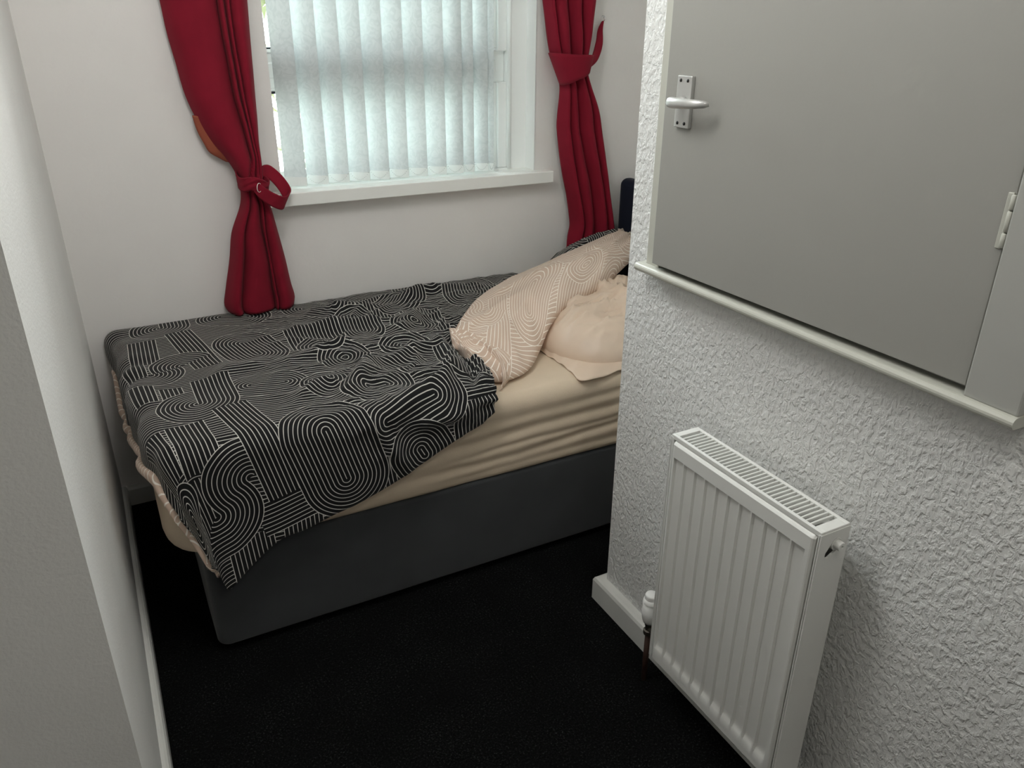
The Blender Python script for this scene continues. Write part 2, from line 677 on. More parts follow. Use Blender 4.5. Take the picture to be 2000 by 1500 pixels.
S = dict(kind='structure')
fl = boxes('floor', [(HX0 - 0.1, XR + 0.1, HY0 - 0.1, 0.3, -0.1, 0.0)], MT['carpet'])
tag(fl, 'black cut pile carpet covering the bedroom floor', None, None, 'structure')
ce = boxes('ceiling', [(HX0 - 0.1, XR + 0.1, HY0 - 0.1, 0.3, HC, HC + 0.1)], MT['ceiling'])
tag(ce, kind='structure')
# window wall with its opening
OX0, OX1, OZ0, OZ1 = 0.690, 1.688, 1.03, 2.28
wb_ = boxes('wall_back', [(-0.12, OX0, 0, 0.07, 0, HC), (OX1, XR + 0.1, 0, 0.07, 0, HC),
                          (OX0, OX1, 0, 0.07, 0, OZ0), (OX0, OX1, 0, 0.07, OZ1, HC),
                          (-0.12, OX0 - 0.07, 0.07, 0.22, 0, HC), (OX1 + 0.03, XR + 0.1, 0.07, 0.22, 0, HC),
                          (OX0 - 0.07, OX1 + 0.03, 0.07, 0.22, 0, OZ0), (OX0 - 0.07, OX1 + 0.03, 0.07, 0.22, OZ1, HC)], MT['wall'])
tag(wb_, kind='structure')
wl = boxes('wall_left', [(-0.12, 0.0, YN, 0.0, 0, HC)], MT['wall_rough'])
tag(wl, kind='structure')
wf = boxes('wall_front', [(HX0, -0.12, YN, YN + 0.12, 0, HC)], MT['wall_rough'])
tag(wf, kind='structure')
CY0, CY1, CZ0, CZ1 = -2.158, -1.386, 1.090, 2.10   # cupboard opening
wr_ = boxes('wall_right', [(XP, XP + 0.10, CY1, YP, 0, HC), (XP, XP + 0.10, HY0, CY0, 0, HC),
                           (XP, XP + 0.10, CY0, CY1, 0, CZ0), (XP, XP + 0.10, CY0, CY1, CZ1, HC),
                           (XP + 0.10, XR + 0.1, YP - 0.1, YP, 0, HC)], MT['stipple'])
tag(wr_, kind='structure')
w5 = boxes('wall_far_right', [(XR, XR + 0.1, YP, 0.0, 0, HC)], MT['wall'])
w5.name = 'wall_right_far'
tag(w5, kind='structure')
w6 = boxes('wall_hall', [(HX0 - 0.1, HX0, HY0, YN + 0.12, 0, HC), (HX0 - 0.1, XP + 0.1, HY0 - 0.1, HY0, 0, HC)], MT['wall'])
tag(w6, kind='structure')


def skirting(name, path, h, t, mat, closed_top=0.006):
    """profile swept along corner points; path given at the wall face, inside normal to the left"""
    prof = [(0, 0), (t, 0), (t, h - 0.012), (t - 0.004, h - 0.003), (t - 0.010, h), (0, h)]
    pts = [Vector((p[0], p[1])) for p in path]
    bm = bmesh.new()
    rings = []
    for i, p in enumerate(pts):
        if i == 0:
            d = (pts[1] - p).normalized()
            nrm = Vector((-d.y, d.x))
            k = 1
        elif i == len(pts) - 1:
            d = (p - pts[-2]).normalized()
            nrm = Vector((-d.y, d.x))
            k = 1
        else:
            d1 = (p - pts[i - 1]).normalized()
            d2 = (pts[i + 1] - p).normalized()
            n1 = Vector((-d1.y, d1.x))
            n2 = Vector((-d2.y, d2.x))
            nrm = (n1 + n2).normalized()
            k = 1 / max(0.3, nrm.dot(n1))
        rings.append([bm.verts.new((p.x + nrm.x * a * k, p.y + nrm.y * a * k, b)) for a, b in prof])
    m = len(prof)
    for i in range(len(rings) - 1):
        for j in range(m):
            bm.faces.new((rings[i][j], rings[i][(j + 1) % m], rings[i + 1][(j + 1) % m], rings[i + 1][j]))
    bm.faces.new(rings[0])
    bm.faces.new(rings[-1])
    o = link_bm(name, bm, mat)
    tag(o, kind='structure')
    return o


skirting('baseboard_left', [(0, 0), (0, YN)], 0.075, 0.018, MT['gloss'])
skirting('baseboard_back', [(XR, 0), (0.018, 0)], 0.075, 0.018, MT['gloss'])
skirting('baseboard_right', [(XP, HY0), (XP, YP), (XR, YP)], 0.080, 0.030, MT['gloss'])

# ---------------------------------------------------------------- window
win = empty('window_1', (1.19, 0.09, 1.05), 'white plastic framed window behind the vertical blind', None, None, 'structure')
FX0, FX1, FY0, FY1 = OX0 - 0.065, OX1 + 0.02, 0.070, 0.135
SX1 = 1.606     # outer frame inner edge on the right
boxes('frame', [(SX1, FX1, FY0, FY1, OZ0 + 0.01, OZ1), (FX0, OX0 - 0.03, FY0, FY1, OZ0 + 0.01, OZ1),
                (OX0 - 0.03, SX1, FY0, FY1, OZ0 + 0.01, 1.078), (OX0 - 0.03, SX1, FY0, FY1, OZ1 - 0.05, OZ1)], MT['upvc'], win, 0.004)
bm = bmesh.new()
lathe(bm, [(0.007, 1.07), (0.007, OZ1)], (1.612, FY0 + 0.001, 0), 'Z', 14)
link_bm('frame_bead', bm, MT['upvc'], win, True)
for z0, z1, nm in ((1.078, 1.40, 'sash'), (1.51, OZ1 - 0.05, 'sash')):
    s_ = boxes(nm, [(1.567, SX1, FY0 + 0.012, FY1, z0, z1), (OX0 - 0.03, OX0 - 0.008, FY0 + 0.012, FY1, z0, z1),
                    (OX0 - 0.008, 1.567, FY0 + 0.024, FY1, z0, z0 + 0.045 if z0 < 1.2 else z0 + 0.012),
                    (OX0 - 0.008, 1.567, FY0 + 0.034, FY1, z1 - 0.012, z1)], MT['upvc'], win, 0.004)
    boxes('glazing_bead', [(1.549, 1.567, FY0 + 0.022, FY1 - 0.02, z0 + 0.01, z1)], MT['upvc'], s_, 0.004)
    boxes('gasket', [(1.534, 1.549, FY0 + 0.032, FY1 - 0.016, z0 + 0.01, z1),
                     (OX0 - 0.008, 1.534, FY0 + 0.032, FY1 - 0.02, z1 - 0.019, z1 - 0.012) if z0 < 1.2 else
                     (OX0 - 0.008, 1.534, FY0 + 0.032, FY1 - 0.02, z0 + 0.012, z0 + 0.018)], MT['gasket'], s_)
    boxes('pane', [(OX0 - 0.008, 1.553, 0.113, 0.117, z0 + 0.01, z1 - 0.01)], MT['glass'], s_)
boxes('transom', [(OX0 - 0.03, SX1, FY0 + 0.034, FY1, 1.398, 1.516)], MT['upvc'], win, 0.006)
boxes('transom_bead', [(OX0 - 0.008, 1.567, FY0 + 0.028, FY0 + 0.036, 1.43, 1.48)], MT['upvc'], win, 0.004)
boxes('window_sill', [(0.62, 1.744, -0.06, 0.0, 1.0294, 1.0739), (OX0, OX1, 0.0, 0.072, 1.0294, 1.0739)], MT['sill'], win, 0.003)
boxes('reveal_lining', [(OX1 - 0.003, OX1 + 0.001, 0.0, 0.071, 1.074, OZ1)], MT['upvc'], win)

# hedge seen through the gaps of the blind
hv, hf = [], []
for i in range(2600):
    c = Vector((rnd.uniform(-0.6, 3.2), rnd.uniform(2.1, 3.1), rnd.uniform(0.2, 3.4)))
    a = Vector((rnd.gauss(0, 1), rnd.gauss(0, 1), rnd.gauss(0, 1))).normalized()
    b = a.cross(Vector((rnd.gauss(0, 1), rnd.gauss(0, 1), rnd.gauss(0, 1)))).normalized()
    l, w = rnd.uniform(0.05, 0.10), rnd.uniform(0.025, 0.045)
    k = len(hv)
    nn = a.cross(b) * 0.012
    hv += [c - a * l, c + b * w + nn, c + a * l, c - b * w + nn]
    hf += [(k, k + 1, k + 2), (k, k + 2, k + 3)]
hd = link('hedge_leaves', hv, hf, MT['leaf'], None, False)
hd.name = 'hedge'
tag(hd, 'yellow green leafy hedge outside, seen through gaps in the blind', 'hedge', None, 'stuff')

# ---------------------------------------------------------------- vertical blind
bl = empty('vertical_blind', (1.12, 0.035, 1.08), 'pale grey fabric vertical blind hanging inside the window recess', 'blind')
cent = [0.748, 0.825, 0.901, 0.978, 1.053, 1.128, 1.203, 1.281, 1.352, 1.398, 1.458, 1.490]
ang = [0.60, 0.60, 0.59, 0.60, 0.60, 0.59, 0.60, 0.60, 0.60, 0.66, 0.66, 1.10]
boxes('headrail', [(0.70, 1.60, 0.012, 0.060, 1.772, 1.81)], MT['upvc'], bl, 0.003)  # unseen rail set part-way up so extra sky light enters above it
SW = 0.080
nodes_ = []
for i, (cx, th) in enumerate(zip(cent, ang)):
    ux, uy = math.cos(th), -math.sin(th)          # right edge turned towards the room
    nxv, nyv = -uy, ux
    vv, ff = [], []
    nu, nv = 9, 24
    z0, z1 = 1.083, 1.775
    ph = rnd.uniform(0, 6)
    for a in range(nu):
        u = (a / (nu - 1) - 0.5)
        for b in range(nv):
            z = z0 + (z1 - z0) * b / (nv - 1)
            bow = 0.006 * (1 - 4 * u * u) + 0.0012 * math.sin(z * 9 + ph)
            vv.append((cx + ux * u * SW - nxv * bow * 1.0, 0.036 + uy * u * SW - nyv * bow, z))
    o = link('slat', vv, grid_faces(nu, nv), MT['blind'], bl)
    # weight pocket at the foot
    pv = []
    for a in range(nu):
        u = (a / (nu - 1) - 0.5)
        bow = 0.006 * (1 - 4 * u * u)
        for (dn, dz) in ((-0.0016, 0.0), (-0.0016, 0.030), (0.0016, 0.030), (0.0016, 0.0)):
            pv.append((cx + ux * u * SW - nxv * (bow - dn), 0.036 + uy * u * SW - nyv * (bow - dn), 1.0815 + dz))
    pf = grid_faces(nu, 4, False, True) + [(0, 1, 2, 3), tuple((nu - 1) * 4 + k for k in range(4))]
    w_ = link('bottom_weight', pv, pf, MT['weight'], o, False)
    nodes_.append((Vector((cx + ux * SW * 0.5, 0.036 + uy * SW * 0.5, 1.119)), Vector((cx - ux * SW * 0.5, 0.036 - uy * SW * 0.5, 1.119))))
for i in range(len(cent) - 1):
    a = nodes_[i][0]
    b = nodes_[i + 1][0]
    bm = bmesh.new()
    nb = 15
    for k in range(nb):
        u = k / (nb - 1)
        p = a.lerp(b, u)
        p.z -= 0.030 * 4 * u * (1 - u)
        p.y -= 0.003
        bmesh.ops.create_icosphere(bm, subdivisions=1, radius=0.0015, matrix=Matrix.Translation(p))
    link_bm('bead_chain', bm, MT['bead'], bl, True)


# ---------------------------------------------------------------- bed
bed = empty('divan_bed', (1.12, -0.48, 0.0), 'charcoal plush divan bed base against the window wall', 'bed')


def rounded_slab(x0, x1, y0, y1, z0, z1, rc, rt, rb, disp=None, nper=420, nz_=26):
    """closed slab with rounded corners in plan and rounded upper and lower edges"""
    per = []
    # walk the rounded rectangle counter-clockwise with even spacing
    segs = []
    cs = [(x1 - rc, y0 + rc, -PI / 2), (x1 - rc, y1 - rc, 0), (x0 + rc, y1 - rc, PI / 2), (x0 + rc, y0 + rc, PI)]
    pts = []
    for k, (cx, cy, a0) in enumerate(cs):
        for j in range(9):
            a = a0 + PI / 2 * j / 8
            pts.append((Vector((cx + rc * math.cos(a), cy + rc * math.sin(a))), Vector((math.cos(a), math.sin(a)))))
    full = []
    for i in range(len(pts)):
        p, n = pts[i]
        q, m = pts[(i + 1) % len(pts)]
        L_ = (q - p).length
        cnt = max(1, int(L_ / 0.018))
        for j in range(cnt):
            u = j / cnt
            full.append((p.lerp(q, u), n.lerp(m, u).normalized()))
    prof = [(-rb, z0)] if rb > 0 else []
    for j in range(1, 6):
        a = PI / 2 * j / 5
        prof.append((-rb * (1 - math.sin(a)), z0 + rb * (1 - math.cos(a))))
    zz0, zz1 = z0 + rb, z1 - rt
    for j in range(1, nz_):
        prof.append((0.0, zz0 + (zz1 - zz0) * j / nz_))
    for j in range(0, 6):
        a = PI / 2 * j / 5
        prof.append((-rt * (1 - math.cos(a)), z1 - rt + rt * math.sin(a)))
    verts, m = [], len(full)
    for (off, z) in prof:
        for (p, n) in full:
            d = disp(p, n, z) if disp else 0.0
            q = p + n * (off + d)
            verts.append((q.x, q.y, z))
    faces = []
    for r in range(len(prof) - 1):
        for k in range(m):
            faces.append((r * m + k, r * m + (k + 1) % m, (r + 1) * m + (k + 1) % m, (r + 1) * m + k))
    # top cap as a few inset rings so it stays smooth
    faces.append(tuple((len(prof) - 1) * m + k for k in range(m)))
    faces.append(tuple(range(m - 1, -1, -1)))
    return verts, faces


def base_disp(p, n, z):
    return 0.0015 * nz(p.x * 4, p.y * 4, z * 4)


v, f = rounded_slab(0.180, 2.07, -0.944, -0.03, 0.022, 0.335, 0.035, 0.012, 0.010, base_disp)
link('base', v, f, MT['base'], bed)
for fx in (0.30, 1.1, 1.95):
    for fy in (-0.85, -0.12):
        bm = bmesh.new()
        lathe(bm, [(0.02, 0), (0.024, 0.004), (0.024, 0.026)], (fx, fy, 0.0), 'Z', 16)
        link_bm('foot', bm, MT['dark'], bed, False)
# padded headboard
hv, hf = rounded_slab(2.075, 2.145, -0.96, -0.035, 0.10, 1.02, 0.03, 0.03, 0.01)
hb = link('headboard', hv, hf, MT['navy'], bed)
tag(hb, 'dark navy padded headboard')


def sheet_disp(p, n, z):
    d = 0.0
    if n.y < -0.5:                      # long pulled wrinkles along the front
        x = p.x
        w = min(1.0, max(0.0, (x - 0.45) / 0.5)) * -n.y
        zz = z + 0.05 * (1.5 - x) + 0.012 * nz(x * 3.0, 1.7) + 0.006 * nz(x * 9, 4.0)
        for zc, amp, wd in ((0.385, 0.010, 0.017), (0.425, 0.012, 0.014), (0.455, 0.007, 0.010), (0.492, 0.011, 0.017), (0.545, 0.006, 0.016)):
            zc2 = zc + 0.014 * nz(x * 2.2, zc * 40)
            d -= amp * w * math.exp(-((zz - zc2) / wd) ** 2) * (0.65 + 0.6 * nz(x * 4, zc * 33))
    d += 0.002 * nz(p.x * 6, p.y * 6, z * 6)
    # end bulges a little over the base
    if n.x < -0.2:
        d += -n.x * 0.018 * math.exp(-((z - 0.395) / 0.05) ** 2)
    return d


v, f = rounded_slab(0.120, 2.065, -0.950, -0.025, 0.333, 0.602, 0.105, 0.045, 0.03, sheet_disp, nz_=60)
mtr = link('mattress', v, f, MT['sheet'])
mtr.name = 'mattress'
tag(mtr, 'mattress in a wrinkled beige fitted sheet lying on the charcoal base', 'mattress')

# ---------------------------------------------------------------- duvet
hemF = [(0.10, 0.40), (0.221, 0.262), (0.277, 0.288), (0.371, 0.352), (0.447, 0.364), (0.519, 0.383), (0.593, 0.400), (0.699, 0.438),
        (0.793, 0.480), (0.905, 0.533), (0.978, 0.556), (1.02, 0.59), (1.2, 0.61)]
# left edge of the cloth: x of the shoulder and drop of the hem, against t (distance from the wall)
shL = [(0.0, 0.090), (0.15, 0.113), (0.35, 0.124), (0.55, 0.134), (0.72, 0.141), (0.85, 0.147), (0.91, 0.157), (1.0, 0.192), (1.15, 0.242), (1.40, 0.264)]
dropL = [(0.0, 0.100), (0.15, 0.175), (0.35, 0.205), (0.55, 0.185), (0.72, 0.160), (0.85, 0.135), (0.91, 0.135), (1.0, 0.155), (1.15, 0.155), (1.28, 0.075), (1.36, 0.045), (1.40, 0.03)]
edgeR = [(0.0, 1.62), (0.30, 1.42), (0.46, 1.16), (0.55, 1.105), (0.66, 1.105), (0.78, 1.085), (0.88, 1.055), (0.97, 1.025), (1.1, 1.005), (1.4, 1.0)]
ZT = 0.668
RF, RL = 0.055, 0.046


def arc(w, r, lean):
    """unrolled distance past the edge -> (outward, drop)"""
    if w <= 0:
        return 0.0, 0.0
    amax = PI / 2 - lean
    if w < r * amax:
        a = w / r
        return r * math.sin(a), r * (1 - math.cos(a))
    o, d = r * math.sin(amax), r * (1 - math.cos(amax))
    w -= r * amax
    return o + w * math.sin(lean), d + w * math.cos(lean)


def wrap(s, t):
    xl = smooth_interp(shL, t)
    ou, du = arc(xl - s, RL, 0.03)
    ow, dw = arc(t - 0.928, RF, 0.015)
    x = xl - ou if s < xl else s
    y = -min(t, 0.928) - ow
    z = ZT - du - dw
    return Vector((x, y, z))


def ridge(v):
    return 1 - abs(v)


def crease(s, t, s0, t0, s1, t1, w):
    """soft fold along the segment"""
    dx, dy = s1 - s0, t1 - t0
    L2 = dx * dx + dy * dy
    u = max(0, min(1, ((s - s0) * dx + (t - t0) * dy) / L2))
    d = math.hypot(s - s0 - u * dx, t - t0 - u * dy)
    return math.exp(-(d / w) ** 2) * math.sin(PI * (0.08 + 0.84 * u))


CR = [(0.62, 0.88, 0.78, 0.62, 0.030, 0.026), (0.70, 0.98, 0.98, 0.86, 0.026, 0.022), (0.52, 0.55, 0.80, 0.47, 0.030, 0.018),
      (0.78, 0.70, 1.02, 0.60, 0.028, 0.024), (0.60, 0.30, 0.95, 0.34, 0.035, 0.020), (0.92, 0.45, 1.10, 0.25, 0.030, 0.024),
      (0.70, 0.15, 0.95, 0.20, 0.03, 0.018), (1.0, 0.15, 1.3, 0.10, 0.03, 0.024), (0.64, 0.98, 0.74, 1.16, 0.022, 0.014),
      (0.50, 0.80, 0.66, 0.72, 0.03, 0.014), (0.86, 0.98, 1.0, 0.76, 0.022, 0.020), (0.35, 0.55, 0.5, 0.50, 0.03, 0.010),
      (0.78, 1.02, 0.93, 1.03, 0.018, 0.014), (0.30, 0.02, 0.6, 0.06, 0.03, 0.010), (0.40, 0.46, 0.30, 0.60, 0.03, 0.008)]


def puff(s, t):
    rough = min(1.0, max(0.0, (s - 0.38) / 0.35)) * min(1, max(0.25, (1.22 - t) / 0.25))
    h = 0.010 * nz(s * 3.2, t * 3.2, 2.0) + 0.006 * nz(s * 7, t * 7, 5.0)
    for (a, b, c, d, w, k) in CR:
        h += 1.45 * k * crease(s, t, a, b, c, d, w)
    # fine crumples, stronger towards the turned back end
    wx = s + 0.03 * nz(s * 6, t * 6, 9.0)
    wy = t + 0.03 * nz(s * 6, t * 6, 14.0)
    h += rough * (0.016 * (ridge(nz(wx * 8.0, wy * 10.0, 3.0)) ** 3 - 0.45) + 0.006 * (ridge(nz(wx * 19, wy * 22, 7.0)) ** 2 - 0.5))
    # ruffled hem along the turned back edge
    er = smooth_interp(edgeR, t)
    k = math.exp(-((er - s) / 0.045) ** 2) * (1 if t > 0.40 else 0.3)
    h += k * 0.008 * math.sin((t * 150) + 5 * nz(t * 12, 3.3))
    h -= 0.03 * math.exp(-((er - s) / 0.02) ** 2) * max(0.0, min(1.0, (0.97 - t) / 0.1))
    # gathered tuck just inside the turned back edge
    if 0.5 < t < 1.0:
        g = min(1, (t - 0.5) / 0.1) * min(1, (1.0 - t) / 0.12)
        h -= g * 0.024 * math.exp(-((er - 0.060 - s) / 0.014) ** 2)
        h += g * 0.0035 * math.exp(-((er - 0.055 - s) / 0.030) ** 2) * math.sin(t * 190 + 6 * nz(t * 9, 8.0))
        h += g * 0.012 * math.exp(-((er - 0.105 - s) / 0.025) ** 2)
    # left corner flutes
    if t > 0.9:
        h += 0.007 * math.sin(s * 46 + 2 * t) * math.exp(-((s - 0.22) / 0.12) ** 2) * min(1, (t - 0.9) / 0.15)
    if s < 0.2:
        h += 0.006 * math.sin(t * 34 + 4 * nz(t * 5, 1.0)) * min(1, (0.2 - s) / 0.1)
    return h


NA, NB = 190, 170
vv, uvs = [], []
for i in range(NA):
    a = i / (NA - 1)
    for j in range(NB):
        b = j / (NB - 1)
        s = 0.5
        for _ in range(4):
            zt = smooth_interp(hemF, max(0.221, s))
            tend = 0.928 + RF * PI / 2 + max(0.0, (ZT - RF - zt)) / 1.0
            t = 0.016 + b * (tend - 0.016)
            sl = smooth_interp(shL, t) - smooth_interp(dropL, t)
            sr = smooth_interp(edgeR, t)
            s = sl + (sr - sl) * a
        e = 0.004
        p = wrap(s, t)
        n = (wrap(s + e, t) - wrap(s - e, t)).cross(wrap(s, t - e) - wrap(s, t + e))
        if n.length < 1e-9:
            n = Vector((0, 0, 1))
        n.normalize()
        if n.z < -0.2:
            n = -n
        h = puff(s, t)
        if t < 0.12:
            h *= 0.25 + 0.75 * t / 0.12
        if t < 0.14:
            n = n.lerp(Vector((0, 0, 1)), 1 - t / 0.14).normalized()
        p = p + n * h
        p.y = min(p.y, -0.012 - 0.3 * t if t < 0.04 else -0.024)
        vv.append(p)
        uvs.append((s, t))
duv = empty('duvet', (0.6, -0.5, 0.60), 'rumpled duvet printed with white arches on black, beige side turned back', 'duvet')
dv = link('black_side', vv, grid_faces(NA, NB), [MT['black_print'], MT['pink_print']], duv, True, uvs)
tag(dv, 'black side with white line arches')
md = dv.modifiers.new('thick', 'SOLIDIFY')
md.thickness = 0.024
md.offset = -1
md.material_offset = 1
md.material_offset_rim = 0
md.use_even_offset = False
# beige seam edge hanging below the black side at the foot of the bed
hemv, hemuv = [], []
NH, KH = 150, 12
for j in range(NH):
    q = 8 + (NB - 9 - 8) * j / (NH - 1)
    j0 = int(q)
    f_ = q - j0
    e0 = vv[j0].lerp(vv[min(NB - 1, j0 + 1)], f_)
    tt = uvs[j0][1] + (uvs[min(NB - 1, j0 + 1)][1] - uvs[j0][1]) * f_
    sw = 0.5 + 0.5 * min(1, j / 12) * min(1, (NH - 1 - j) / 25)
    wob = 1 + 0.25 * nz(tt * 14, 2.2)
    for k in range(KH):
        a = 2 * PI * k / KH
        hemv.append(e0 + Vector((-0.004 + 0.011 * sw * wob * math.cos(a), 0.010, -0.004 + 0.017 * sw * wob * math.sin(a))))
        hemuv.append((tt, 0.05 * k / KH))
hem_faces = grid_faces(NH, KH, False, True) + [tuple(range(KH)), tuple((NH - 1) * KH + k for k in range(KH))]
hm_ = link('beige_hem', hemv, hem_faces, MT['pink_print'], duv, True, hemuv)
tag(hm_, 'beige underside edge hanging out at the foot')
# make sure the printed side looks outwards
me = dv.data
up = sum((p.normal.z * p.area for p in me.polygons))
if up < 0:
    me.flip_normals()


def loft(name, secs, mat, parent, nseg=60, nc=36, seed=0.0, wr=0.006, under=0.03, uvscale=1.0, hem=0.0):
    """blanket roll: sections (lower edge, upper edge, bulge, nose); closed underneath"""
    n = len(secs)
    T = list(range(n))
    vv, uvs = [], []
    tabs = [[(k, secs[k][0][c]) for k in T] for c in range(3)], [[(k, secs[k][1][c]) for k in T] for c in range(3)], [(k, secs[k][2]) for k in T], [(k, secs[k][3]) for k in T]
    prevm = None
    ulen = 0.0
    full = 2 * nc - 2
    for i in range(nseg):
        q = (n - 1) * i / (nseg - 1)
        lo = Vector([smooth_interp(tabs[0][c], q) for c in range(3)])
        hi = Vector([smooth_interp(tabs[1][c], q) for c in range(3)])
        bu = smooth_interp(tabs[2], q)
        no = smooth_interp(tabs[3], q)
        mid = (lo + hi) / 2
        if prevm is not None:
            ulen += (mid - prevm).length
        prevm = mid
        ax = (hi - lo)
        flat = Vector((ax.x, ax.y, 0)).normalized() if ax.length > 1e-6 else Vector((0, 1, 0))
        vlen = 0
        lastp = None
        ring = []
        for j in range(nc):
            c = j / (nc - 1)
            rise = (math.sin(PI * min(1, c / 0.9) ** 0.62)) if c < 0.9 else 0
            rise = max(0.0, math.sin(PI * c ** 0.75)) ** 0.75
            p = lo + ax * c + Vector((0, 0, 1)) * (bu * rise) - flat * (no * math.sin(PI * c) * (1 - c) ** 2 * 2)
            w = wr * (nz(ulen * 7 + seed, c * 2.6, seed) + 0.6 * (ridge(nz(ulen * 9 + c * 2.2 + seed, c * 4 - ulen * 3, seed + 3)) ** 3 - 0.4))
            w += 1.3 * wr * (ridge(nz(ulen * 2.2 + seed * 2, c * 3.2 + ulen * 1.6, seed + 8)) ** 4 - 0.35)
            w *= math.sin(PI * min(1, max(0, c))) ** 0.5 if 0 < c < 1 else 0
            p = p + Vector((0, -0.3, 1)).normalized() * w * 2
            if lastp is not None:
                vlen += (p - lastp).length
            lastp = p
            ring.append((p, (ulen * uvscale, vlen * uvscale)))
        for j in range(1, nc - 1):
            c = 1 - j / (nc - 1)
            p = lo + ax * c - Vector((0, 0, 1)) * (under * math.sin(PI * c) ** 0.5)
            ring.append((p, (ulen * uvscale, (vlen + (1 - c) * ax.length) * uvscale)))
        for p, t_ in ring:
            p.y = min(p.y, -0.016)
            vv.append(p)
            uvs.append(t_)
    ff = grid_faces(nseg, full, False, True)
    ff.append(tuple(range(full)))
    ff.append(tuple((nseg - 1) * full + k for k in range(full)))
    return link(name, vv, ff, mat, parent, True, uvs)


fold = [((1.045, -0.760, 0.640), (1.040, -0.635, 0.680), 0.020, 0.01),
        ((1.075, -0.855, 0.618), (1.085, -0.560, 0.690), 0.030, 0.02),
        ((1.150, -0.862, 0.616), (1.170, -0.450, 0.695), 0.042, 0.03),
        ((1.225, -0.820, 0.620), (1.275, -0.320, 0.690), 0.055, 0.03),
        ((1.310, -0.735, 0.640), (1.385, -0.230, 0.690), 0.065, 0.03),
        ((1.370, -0.690, 0.690), (1.500, -0.200, 0.715), 0.060, 0.03),
        ((1.465, -0.632, 0.722), (1.630, -0.250, 0.775), 0.055, 0.03),
        ((1.570, -0.590, 0.730), (1.760, -0.235, 0.805), 0.045, 0.03),
        ((1.700, -0.525, 0.745), (1.880, -0.180, 0.810), 0.040, 0.03),
        ((1.890, -0.400, 0.770), (2.020, -0.110, 0.815), 0.030, 0.02),
        ((2.000, -0.330, 0.775), (2.060, -0.080, 0.815), 0.025, 0.01)]
fo = loft('beige_side', fold, MT['pink_print'], duv, 90, 40, 3.0, 0.007)
tag(fo, 'beige side with white line arches, turned back')
flap = [((1.030, -0.655, 0.662), (1.060, -0.560, 0.690), 0.012, 0.0),
        ((1.090, -0.760, 0.640), (1.090, -0.600, 0.692), 0.024, 0.01),
        ((1.105, -0.840, 0.625), (1.125, -0.680, 0.688), 0.030, 0.015),
        ((1.085, -0.895, 0.612), (1.160, -0.780, 0.668), 0.020, 0.01),
        ((1.070, -0.905, 0.606), (1.170, -0.830, 0.640), 0.012, 0.0)]
fl2 = loft('beige_flap', flap, MT['pink_print'], duv, 40, 24, 8.0, 0.005, 0.01)
bk = [((1.640, -0.190, 0.690), (1.680, -0.060, 0.660), 0.020, 0.0),
      ((1.740, -0.190, 0.765), (1.760, -0.045, 0.700), 0.025, 0.0),
      ((1.860, -0.170, 0.800), (1.880, -0.045, 0.735), 0.028, 0.0),
      ((2.000, -0.140, 0.812), (2.020, -0.045, 0.750), 0.028, 0.0),
      ((2.050, -0.120, 0.800), (2.060, -0.045, 0.740), 0.020, 0.0)]
bk2 = loft('black_fold', bk, MT['black_print'], duv, 40, 24, 5.0, 0.004)

# ---------------------------------------------------------------- pillow
pc = Vector((1.690, -0.630, 0.0))
hx, hy = 0.350, 0.290
rotz = math.radians(3)
NR, NT = 46, 260


def sup(th, p):
    """unit rounded square direction"""
    c, s_ = math.cos(th), math.sin(th)
    r = (abs(c) ** p + abs(s_) ** p) ** (-1 / p)
    return c * r, s_ * r


def plan(u, v):
    su, sv = hx * u, hy * v
    return Vector((pc.x + su * math.cos(rotz) - sv * math.sin(rotz), pc.y + su * math.sin(rotz) + sv * math.cos(rotz), 0))


def pillow_top(rho, th):
    cu, cv = sup(th, 3.4)
    u, v = cu * rho, cv * rho
    k = math.sqrt(max(0.0, 1 - rho ** 2.6))
    kk = max(0.0, 1 - rho ** 3)
    p = plan(u, v)
    z = 0.613 + 0.128 * k
    # folds of the loose satin, running mostly along the pillow
    z += kk * (0.042 * (ridge(nz(u * 1.5 + 3.0, v * 4.2 + 0.9 * u, 11.0)) ** 3 - 0.35)
               + 0.024 * (ridge(nz(u * 3.4 + 0.4 * v, v * 7.0 - u, 6.0)) ** 3 - 0.4)
               + 0.010 * nz(u * 2.5, v * 3.0, 2.0))
    # gathers that fan out from the seam
    z += 0.006 * (1 - rho) * rho ** 3 * 4 * math.sin(26 * th + 5 * nz(cu * 3, cv * 3, 4.0))
    return p, z


vv = []
for i in range(NR):
    rho = math.sin(PI / 2 * i / (NR - 1))
    for j in range(NT):
        p, z = pillow_top(rho, 2 * PI * j / NT)
        vv.append((p.x, p.y, z))
for i in range(8):
    rho = 1 - (i + 1) / 8
    for j in range(NT):
        cu, cv = sup(2 * PI * j / NT, 3.4)
        p = plan(cu * rho, cv * rho)
        vv.append((p.x, p.y, 0.613 - 0.008 * math.sqrt(1 - rho * rho)))
ff = grid_faces(NR + 8, NT, False, True)
pil = empty('pillow', (1.69, -0.63, 0.605), 'beige satin pillow at the head of the bed, under the turned back duvet', 'pillow')
po = link('cushion', vv, ff, MT['satin'], pil)
bm = bmesh.new()
bm.from_mesh(po.data)
bmesh.ops.remove_doubles(bm, verts=bm.verts, dist=0.0004)
bmesh.ops.recalc_face_normals(bm, faces=bm.faces)
bm.to_mesh(po.data)
bm.free()
